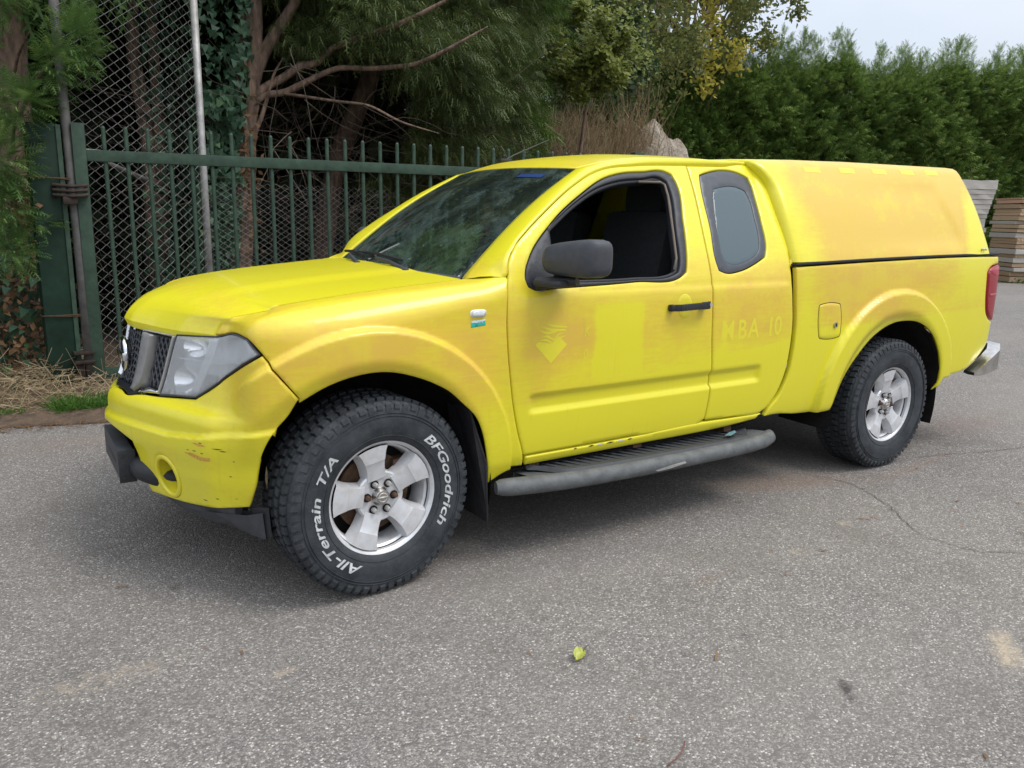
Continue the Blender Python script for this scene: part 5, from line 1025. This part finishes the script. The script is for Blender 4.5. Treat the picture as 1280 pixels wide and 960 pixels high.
# brown creeper on the left of the column
cr=empty('creeper',(-1.0,3.75,0)); tag(cr,'ivy and brown withered creeper left of the green column','creeper')
n=650; p=np.array([RNG.normal(-1.05,.16,n),RNG.normal(3.72,.16,n),RNG.uniform(.05,1.35,n)]).T; o=tris('ivy',ivyleaf(p-np.array(cr.location),.07*(.6+.7*RNG.random(n)),np.array([.2,-1,.1])+0*p),L_IVY,cr,n=6,attr={'tone':tone(n,0,.9)}); o['kind']='stuff'
n=800; p=np.array([RNG.normal(-1.0,.15,n),RNG.normal(3.62,.12,n),RNG.uniform(.1,1.5,n)]).T; o=tris('withered_leaves',leaves(p-np.array(cr.location),.055*(.5+RNG.random(n)),up=(0,-1,0)),L_BROWN,cr,n=4,attr={'tone':tone(n)}); o['kind']='stuff'
o=twigs(None,'stems',np.array([RNG.normal(-1.0,.15,60),RNG.normal(3.66,.1,60),RNG.uniform(0,.9,60)]).T-np.array(cr.location),unit(np.array([0,0,1.])+RNG.normal(size=(60,3))*.5),.3+.5*RNG.random(60),.004,TWIG,cr); o['kind']='stuff'
# dark leaning conifer in the middle with drooping foliage
t4=empty('conifer_tree',(2.2,6.2,0)); tag(t4,'dark conifer with drooping sprays behind the middle of the gate','tree')
trunkmesh(rel(t4,[(2.1,6.1,-.1),(2.3,5.98,1.2),(2.45,5.92,2.1),(2.88,5.84,3.0),(3.3,5.8,4.2),(3.5,5.8,7.5)]),[.15,.13,.11,.10,.08,.03],12).build('trunk',BARK,t4,True,fix=False)
V=[];TT=[]
CONE=[((2.35,4.3,3.25),(.55,.5,.30),420),((2.75,4.0,2.95),(.5,.5,.28),420),((3.1,4.1,2.62),(.45,.5,.25),420),((3.3,4.5,3.3),(.7,.6,.35),700),((3.6,4.9,2.75),(.6,.5,.35),620),((3.2,4.6,2.15),(.5,.5,.2),420),((3.75,5.0,2.25),(.45,.5,.22),420),((4.15,5.1,3.0),(.5,.6,.40),560),((4.2,5.2,2.45),(.40,.5,.25),380),((4.05,5.2,3.6),(.7,.6,.4),600),((2.9,4.8,3.8),(.9,.8,.35),800),((2.0,5.0,3.7),(.7,.6,.3),420),((1.75,4.9,3.15),(.35,.4,.18),160),((3.7,5.2,1.85),(.6,.5,.25),380),((3.0,5.2,1.7),(.6,.4,.25),260)]
for c,r,n in CONE:
    n=int(n*1.7); p=ell(n,c,r,.15); dd=unit(unit(p-np.array(c))*.6+np.array([.35,-.35,-.30])+.6*rdir(n)); v=fronds(p-np.array(t4.location),dd,.17*(.6+.8*RNG.random(n)),6,.45,.35,.07); V.append(v); TT.append(np.clip(ftone(n,6,0,.75)+.14*RNG.normal(),0,1))
V=np.concatenate(V); o=tris('crown',V,L_YEW,t4,attr={'tone':np.concatenate(TT)}); o['kind']='stuff'
n=9000; p=ell(n,(3.0,5.8,6.2),(2.6,2.2,2.6),.55); o=tris('crown',fronds(p-np.array(t4.location),unit(p-np.array([3,5.8,6.]))+.5*rdir(n),.5,5,.45,.3),L_YEW,t4,attr={'tone':tone(n*11)}); o['kind']='stuff'
k=260; s_=np.array([RNG.uniform(1.2,3.6,k),RNG.uniform(4.2,6.2,k),RNG.uniform(1.2,3.0,k)]).T; o=twigs(None,'bare_twigs',s_-np.array(t4.location),unit(np.array([.5,-.4,-.1])+RNG.normal(size=(k,3))*.7),.5+.9*RNG.random(k),.005,TWIG,t4,5); o['kind']='stuff'
# green conifer just left of the shrub
t5=empty('conifer_tree',(4.9,6.6,0)); tag(t5,'mid green conifer standing left of the yellowing shrub','tree')
trunkmesh(rel(t5,[(4.9,6.6,-.1),(4.9,6.6,4),(4.9,6.6,8)]),[.14,.09,.03],10).build('trunk',BARK,t5,True,fix=False)
V=[]
for c,r,n in(((4.55,5.9,3.4),(.45,.5,.5),520),((4.95,5.9,2.6),(.40,.4,.4),420),((4.9,6.0,4.1),(.7,.6,.6),620),((4.4,6.0,2.2),(.5,.4,.4),320),((5.3,6.3,3.3),(.35,.4,.5),300),((4.6,6.3,5.4),(1.1,1.,1.),900)):
    p=ell(n,c,r,.3); V.append(fronds(p-np.array(t5.location),unit(unit(p-np.array(c))+np.array([.15,-.4,-.1])+.4*rdir(n)),.26*(.6+.7*RNG.random(n)),6,.45,.25,.06))
V=np.concatenate(V); o=tris('crown',V,L_HEDGE,t5,attr={'tone':tone(len(V),0,.6)}); o['kind']='stuff'
# yellowing shrub over the mound
sh=empty('yellowing_shrub',(6.1,5.9,0)); tag(sh,'shrub with large yellow green leaves above the dry grass','shrub')
trunkmesh(rel(sh,[(6.0,6.1,0),(6.05,6.0,1.6),(6.15,5.9,3.0)]),[.06,.045,.015],8).build('trunk',BARK,sh,True,fix=False)
n=5200; p,c=clumps(n,(6.02,5.80,3.62),(.82,.6,.58),40,.15,.30); o=tris('crown',leaves(p-np.array(sh.location),.095*(.6+.7*RNG.random(n)),up=(-.1,-.4,.9),asp=.5),L_BUSH,sh,n=4,attr={'tone':np.clip(tone(n,.1,.7)+.25*(p[:,2]-c[:,2])/.2,0,1)}); o['kind']='stuff'
n=900; p,c=clumps(n,(6.9,6.3,3.9),(.8,.6,.9),14,.25,.3); o=tris('crown',leaves(p-np.array(sh.location),.085,up=(-.1,-.4,.9)),L_BUSH,sh,n=4,attr={'tone':tone(n,.1,.7)}); o['kind']='stuff'
# tall sparse tree beyond, with sky showing between the leaves
def tall(loc,label,crown,n,k,cr,mat,size,limbs,rad=.2):
    t=empty('autumn_tree',loc); tag(t,label,'tree'); l=np.array(loc)
    trunkmesh([(0,0,-.1),(.1,0,3),(0,.1,6),(.2,0,9.5)],[rad,rad*.8,rad*.55,.04],10).build('trunk',BARK,t,True,fix=False)
    c,r=crown
    for i in range(limbs):
        a=i*2.4; e=np.array(c)-l+np.array([math.cos(a)*r[0]*.75,math.sin(a)*r[1]*.75,r[2]*(RNG.random()-.3)]); s0=np.array([0,0,3.2+3.5*i/limbs]); trunkmesh([s0,(s0+e)/2+np.array([0,0,.4]),e],[rad*.35,rad*.2,.012],7).build('limb',BARK,t,True,fix=False)
    p,cc=clumps(n,c,r,k,cr,.35); o=tris('crown',leaves(p-l,size*(.6+.7*RNG.random(n)),asp=.5),mat,t,n=4,attr={'tone':tone(n,0,.9)}); o['kind']='stuff'; return t
tall((16.0,14.2,0),'tall sparse tree with olive autumn leaves rising behind the hedge, sky showing through',((15.7,13.9,7.6),(4.0,2.2,2.6)),15000,150,.42,L_TALL,.17,14)
tall((10.2,11.4,0),'olive leaved tree between the yellowing shrub and the hedge',((10.6,11.0,5.7),(2.6,1.8,2.2)),11000,95,.40,L_TALL,.13,10,.16)
tall((8.0,10.5,0),'dark green leafy tree behind the yellowing shrub',((8.0,9.8,4.6),(2.3,1.6,2.4)),12000,80,.42,leafmat('deep_green_leaf',(.020,.045,.015),(.06,.11,.03),None,.5,.3),.12,8,.15)
sp=empty('golden_sapling',(15.0,12.2,0)); tag(sp,'slender sapling with golden leaves in front of the hedge top','sapling')
trunkmesh([(.5,2.4,0),(.4,2.0,4),(.12,.3,7.2)],[.05,.03,.008],7).build('trunk',BARK,sp,True,fix=False)
n=420; z=RNG.uniform(4.6,7.3,n); p=np.stack([.1+RNG.normal(size=n)*.16,.2+RNG.normal(size=n)*.2,z],1); o=tris('crown',leaves(p,.16),L_GOLD,sp,n=4,attr={'tone':tone(n)}); o['kind']='stuff'
sp2=empty('golden_sapling',(15.75,11.9,0)); tag(sp2,'short orange leaved sapling top right of the slender golden sapling','sapling')
trunkmesh([(.4,2.2,0),(.3,1.8,4.),(0,.1,5.7)],[.04,.02,.01],6).build('trunk',BARK,sp2,True,fix=False)
n=130; p=np.stack([RNG.normal(size=n)*.15,.1+RNG.normal(size=n)*.15,RNG.uniform(5.2,6.0,n)],1); o=tris('crown',leaves(p,.15),L_GOLD,sp2,n=4,attr={'tone':tone(n)}); o['kind']='stuff'
# dark wood behind the fence: one mass nobody could count
V=[]
def mass(x0,x1,y0,y1,z0,z1,n,s): V.append(leaves(np.array([RNG.uniform(x0,x1,n),RNG.uniform(y0,y1,n),RNG.uniform(z0,z1,n)]).T,s*(.5+RNG.random(n))))
mass(-9,4.6,8.0,11,0,6,20000,.45); mass(-9,5,8.0,11,6,14,13000,.6); mass(-5,4.6,6.8,8.2,0,5,9000,.34); mass(-5,3,6.2,7.6,0,1.4,3000,.22); mass(-6,-1.6,4.0,7.5,0,9,9000,.3); mass(-3,4.6,5.6,9,5.2,9.5,16000,.36); mass(-1.5,4.0,6.5,10,9,13,12000,.5); mass(-1.2,2.4,5.5,9,8,14,9000,.55)  # last mass is out of view, added for the windscreen corner to reflect
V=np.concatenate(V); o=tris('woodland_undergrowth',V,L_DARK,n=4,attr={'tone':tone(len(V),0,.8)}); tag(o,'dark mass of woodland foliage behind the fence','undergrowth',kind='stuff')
V=[]; mass(4.6,10,8.5,11,0,7,18000,.17); mass(5,9,8.2,9.6,0,3.6,7000,.17); V=np.concatenate(V); o=tris('leafy_thicket',V,leafmat('thicket_leaf',(.035,.060,.022),(.095,.13,.045),None,.55,.3),n=4,attr={'tone':tone(len(V),0,.9)}); tag(o,'mixed green thicket between the dark wood and the soil mound','undergrowth',kind='stuff')
k=420; s_=np.array([RNG.uniform(-1.4,4.2,k),RNG.uniform(4.9,6.6,k),RNG.uniform(.1,2.6,k)]).T; o=twigs(None,'bare_brush',s_,unit(np.array([.1,-.2,.35])+RNG.normal(size=(k,3))*.8),.4+.8*RNG.random(k),.0045,TWIG,None,5); tag(o,'tangle of thin bare twigs in the dark behind the gate','brush',kind='stuff')
# ---------------------------------------------------------------- soil mound with dry grass
def mound():
    t=NT('bare_soil_heap'); co=t.coord(); f=t.noise(5,6,.7,co); c=t.mix(t.rng(f,.3,.7),(.26,.20,.14),(.60,.53,.43)); c=t.mix(t.rng(t.noise(16,4,.7,co),.5,.75,0,.6),c,(.10,.075,.05)); t.col(c); t.set(Roughness=.95); t.bump(f,1.,.25); return t.m
n=70; gx_,gy_=np.meshgrid(np.linspace(4.0,10.6,n),np.linspace(4.9,10.0,n)); X_,Y_=gx_.ravel(),gy_.ravel()
def mz(x,y): return 2.62*np.exp(-(((x-8.68)/.85)**4*.5+((x-8.62)/1.0)**2*.5+((y-6.9)/.85)**2))+2.85*np.exp(-(((x-6.7)/1.45)**2+((y-7.2)/1.1)**2))+.12*np.sin(x*4.1+y*3)+.08*np.sin(x*9-y*7)+.05*np.sin(x*17+y*13)-.18
md=obj('soil_mound',np.stack([X_,Y_,mz(X_,Y_)],1),[(i*n+j,i*n+j+1,(i+1)*n+j+1,(i+1)*n+j) for i in range(n-1) for j in range(n-1)],mound(),smooth=True); md['kind']='structure'
n=20000; x=RNG.uniform(4.8,8.15,n); y=RNG.uniform(5.6,7.6,n); z=mz(x,y); k=(z>.4)&(RNG.random(n)<1-.92*sst(7.6,7.95,x)); x,y,z=x[k],y[k],z[k]; n=len(x); p=np.stack([x,y,z-.03],1); d=unit(np.array([0,-.15,1.])+RNG.normal(size=(n,3))*.38); hh=(.18+.5*RNG.random(n)**1.6)[:,None]; s=unit(np.cross(d,rdir(n)))*.007; mid=p+d*hh*.6; tip=p+d*hh+RNG.normal(size=(n,3))*.05
o=tris('dry_grass',np.concatenate([np.stack([p-s,p+s,mid],1),np.stack([mid-s*.8,mid+s*.8,tip],1)]),L_DRY,attr={'tone':np.concatenate([tone(n)]*2)}); tag(o,'dry brown grass covering the soil mound behind the truck roof','grass',kind='stuff')
n=900; p=np.stack([RNG.normal(7.45,.38,n),RNG.normal(6.9,.25,n),0*RNG.random(n)],1); p[:,2]=mz(p[:,0],p[:,1]); d=unit(np.array([.1,0,1.])+RNG.normal(size=(n,3))*.28); hh=(.4+.75*RNG.random(n))[:,None]; s=unit(np.cross(d,rdir(n)))*.006; mid=p+d*hh*.6; tip=p+d*hh
o=tris('dead_weeds',np.concatenate([np.stack([p-s,p+s,mid],1),np.stack([mid-s*.8,mid+s*.8,tip],1)]),leafmat('dead_weed_stem',(.19,.125,.065),(.38,.28,.16),None,.8,.3),attr={'tone':np.concatenate([tone(n,.1,.8)]*2)}); tag(o,'tall dead weeds with thin brown stems on top of the soil mound','weeds',kind='stuff')
# ---------------------------------------------------------------- tall clipped hedge
hd=empty('conifer_hedge',(20,12,0)); tag(hd,'tall dense green conifer hedge behind the truck bed','hedge'); hl=np.array(hd.location)
HA=np.array([13.2,14.6]); HB=np.array([34.0,4.2]); HL=np.linalg.norm(HB-HA); hu=(HB-HA)/HL; hn=np.array([hu[1],-hu[0]]); hn=hn if hn[1]<0 else -hn
def hpt(s,z,off): return np.stack([HA[0]+hu[0]*s+hn[0]*off,HA[1]+hu[1]*s+hn[1]*off,z],-1)
def hbump(s,z): return .07*np.sin(s*6.1+.9*np.sin(z*1.7))+.10*np.sin(s*2.3+z*.9)+.12*np.sin(z*2.6+s*1.7)+.10*np.sin(s*9+z*7)+.09*np.sin(z*5.3-s*4.1)+.07*np.sin(s*15-z*11)
top=lambda s:5.55+.18*np.sin(s*1.3)+.14*np.sin(s*3.7+1)+.03*s*0
n=50000; s_=RNG.uniform(0,HL,n); z=top(s_)*RNG.random(n)**.60; off=hbump(s_,z)-.35*sst(top(s_)-.7,top(s_),z)-RNG.random(n)**2*.7; p=hpt(s_,z,off)
d=unit(np.stack([hn[0]*.8+0*s_,hn[1]*.8+0*s_,.55+0*s_],1)+np.stack([hu[0]*.5+0*s_,hu[1]*.5+0*s_,0*s_],1)*.5+.55*rdir(n)); V=fronds(p-hl,d,.34*(.5+.8*RNG.random(n)),5,.42,.20,.12); o=tris('foliage',V,L_HEDGE,hd,attr={'tone':ftone(n,5,0,.95)}); o['kind']='stuff'
k=250; tips=[]; tp=RNG.uniform(0,HL,k)
for s0 in tp:
    hgt=.25+.75*RNG.random()**1.5; m_=int(60+80*hgt); t_=RNG.random(m_)**1.2; wd=.24*(1-t_)+.02; p=hpt(s0+RNG.normal(size=m_)*wd,top(np.full(m_,s0))-.45+t_*(hgt+.4),-.30+RNG.normal(size=m_)*wd); dd=unit(p-hpt(np.full(m_,s0),p[:,2]-.25,np.full(m_,-.3))+.15*rdir(m_)); tips.append(fronds(p-hl,dd,.24*(.6+.6*RNG.random(m_)),5,.45,.02,.07))
V=np.concatenate(tips); o=tris('leading_shoots',V,L_HEDGE,hd,attr={'tone':tone(len(V),.25,1)}); o['kind']='stuff'
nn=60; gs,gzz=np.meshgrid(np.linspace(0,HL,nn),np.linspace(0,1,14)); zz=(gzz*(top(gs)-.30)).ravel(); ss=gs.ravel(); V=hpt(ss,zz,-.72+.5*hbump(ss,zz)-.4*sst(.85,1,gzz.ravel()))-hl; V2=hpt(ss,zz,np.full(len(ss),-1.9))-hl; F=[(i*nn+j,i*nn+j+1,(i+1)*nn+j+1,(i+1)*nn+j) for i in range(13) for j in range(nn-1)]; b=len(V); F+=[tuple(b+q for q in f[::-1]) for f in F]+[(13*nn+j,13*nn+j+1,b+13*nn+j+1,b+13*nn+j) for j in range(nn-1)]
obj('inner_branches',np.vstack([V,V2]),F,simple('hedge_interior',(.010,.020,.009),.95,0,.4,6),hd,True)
# ---------------------------------------------------------------- timber stacks
def wood(name,a,b,sc=3.):
    t=NT(name); f=t.noise(sc*6,6,.65,t.coord((.25,1,3.))); g=t.noise(2.5,3,.6,t.coord((1,1,1))); oi=t.n('ShaderNodeObjectInfo'); c=t.mix(t.rng(f,.3,.72),a,b); c=t.mix(t.math('MULTIPLY',oi.outputs['Random'],.45),c,tuple(x*.55 for x in a)); c=t.mix(t.rng(g,.55,.75,0,.4),c,tuple(x*.5 for x in a)); t.col(c); t.set(Roughness=.9); t.bump(f,.3,.01); return t.m
WG=wood('grey_weathered_wood',(.37,.34,.30),(.60,.56,.50)); WB=wood('brown_weathered_wood',(.34,.225,.13),(.62,.46,.30)); WO=wood('fresh_sawn_wood',(.42,.24,.14),(.58,.40,.27)); YEL=simple('yellow_spacer',(.62,.40,.02),.6,0,.15)
def unitbox(): return MB().box((0,0,0),(1,1,1),bev=.0).v, MB().box((0,0,0),(1,1,1)).f
def plankmesh(nm,mat,jit=.02):
    mb=MB(); nseg=6
    for i in range(nseg+1):
        x=-.5+i/nseg
        for (y,z) in((-.5,-.5),(.5,-.5),(.5,.5),(-.5,.5)): mb.v.append((x,y+RNG.normal()*.006,z+RNG.normal()*jit))
    for i in range(nseg):
        for j in range(4): mb.f.append((i*4+j,i*4+(j+1)%4,(i+1)*4+(j+1)%4,(i+1)*4+j))
    mb.f.append((0,3,2,1)); mb.f.append((nseg*4,nseg*4+1,nseg*4+2,nseg*4+3)); o=mb.build(nm,mat); me=o.data; bpy.data.objects.remove(o); return me
def plank(me,name,parent,loc,size,rot=0.):
    o=bpy.data.objects.new(name,me); COL.objects.link(o); o.location=loc; o.scale=size; o.rotation_euler=(0,rot,0); o.parent=parent; return o
sA=empty('timber_stack',(18.98,7.18,0),(0,0,-.574)); tag(sA,'leaning stack of grey weathered boards just behind the tail of the truck','timber stack')
MG=[plankmesh('board',WG,.012) for _ in range(3)]; z=.02
for i,h in enumerate([.12]*8+[.16]):
    plank(MG[i%3],'board',sA,(-.55+.0*i,0,z+h/2),(1.15,1.1,h*.93)); z+=h
    if i in(3,): plank(MG[1],'bearer',sA,(-.1,0,z+.045),(.10,1.1,.09)); plank(MG[1],'bearer',sA,(-.95,0,z+.045),(.10,1.1,.09)); z+=.09
plank(MG[1],'bearer',sA,(.10,-.2,z+.05),(.14,.5,.10)); plank(MG[1],'bearer',sA,(-.85,-.2,z+.05),(.14,.5,.10)); z+=.10
for i,h in enumerate([.22,.105,.11,.115,.11,.115,.11,.22]):
    plank(MG[i%3],'board',sA,(-.56+.022*i,-.02*i*.3,z+h/2),(1.25+.0*i,1.1,h*.94)); z+=h
sB=empty('pallet_stack',(21.2,6.35,0),(0,0,-.574)); tag(sB,'long stack of brown pallet boards with dark gaps and yellow spacers at the right edge','timber stack')
MW=[plankmesh('board',WB,.03) for _ in range(4)]; MO=plankmesh('board',WO,.03); z=.02; k=0
for lay,(h,kind) in enumerate([(.15,'b'),(.12,'b'),(.10,'g'),(.11,'b'),(.13,'g'),(.075,'y'),(.14,'g'),(.11,'b'),(.07,'b'),(.075,'y'),(.13,'g'),(.10,'b'),(.10,'b'),(.09,'g'),(.12,'b'),(.07,'b'),(.04,'gap'),(.05,'d'),(.13,'b'),(.09,'o'),(.05,'o')]):
    if kind in('y','gap','d'):
        for x in(-1.0,.25,1.4,2.4): plank(MW[0],'bearer',sB,(x,0,z+h/2),(.22,1.1,h))
        if kind=='y': plank(plankmesh('spacer',YEL,.0),'spacer',sB,(-.15,-.02,z+h/2),(.80,1.12,h*.95))
    else:
        x=-1.15
        while x<3.0:
            L=.7+1.6*RNG.random(); me=MO if kind=='o' else (MG[k%3] if kind=='g' else MW[k%4]); plank(me,'board',sB,(x+L/2,.05*RNG.normal(),z+h/2),(L-.03,1.1,h*.86)); x+=L; k+=1
    z+=h
n=260; wx=RNG.normal(20.55,.28,n); p=np.stack([wx,6.15-.65*(wx-20.55)+RNG.normal(size=n)*.12,0*wx],1); d=unit(np.array([0,0,1.])+RNG.normal(size=(n,3))*.6); o=tris('weed_tuft',leaves(p+d*.10*RNG.random((n,1)),.10),L_GRASS,n=4,attr={'tone':tone(n,0,.6)}); tag(o,'small green weeds at the foot of the pallet stack','weeds',kind='stuff')
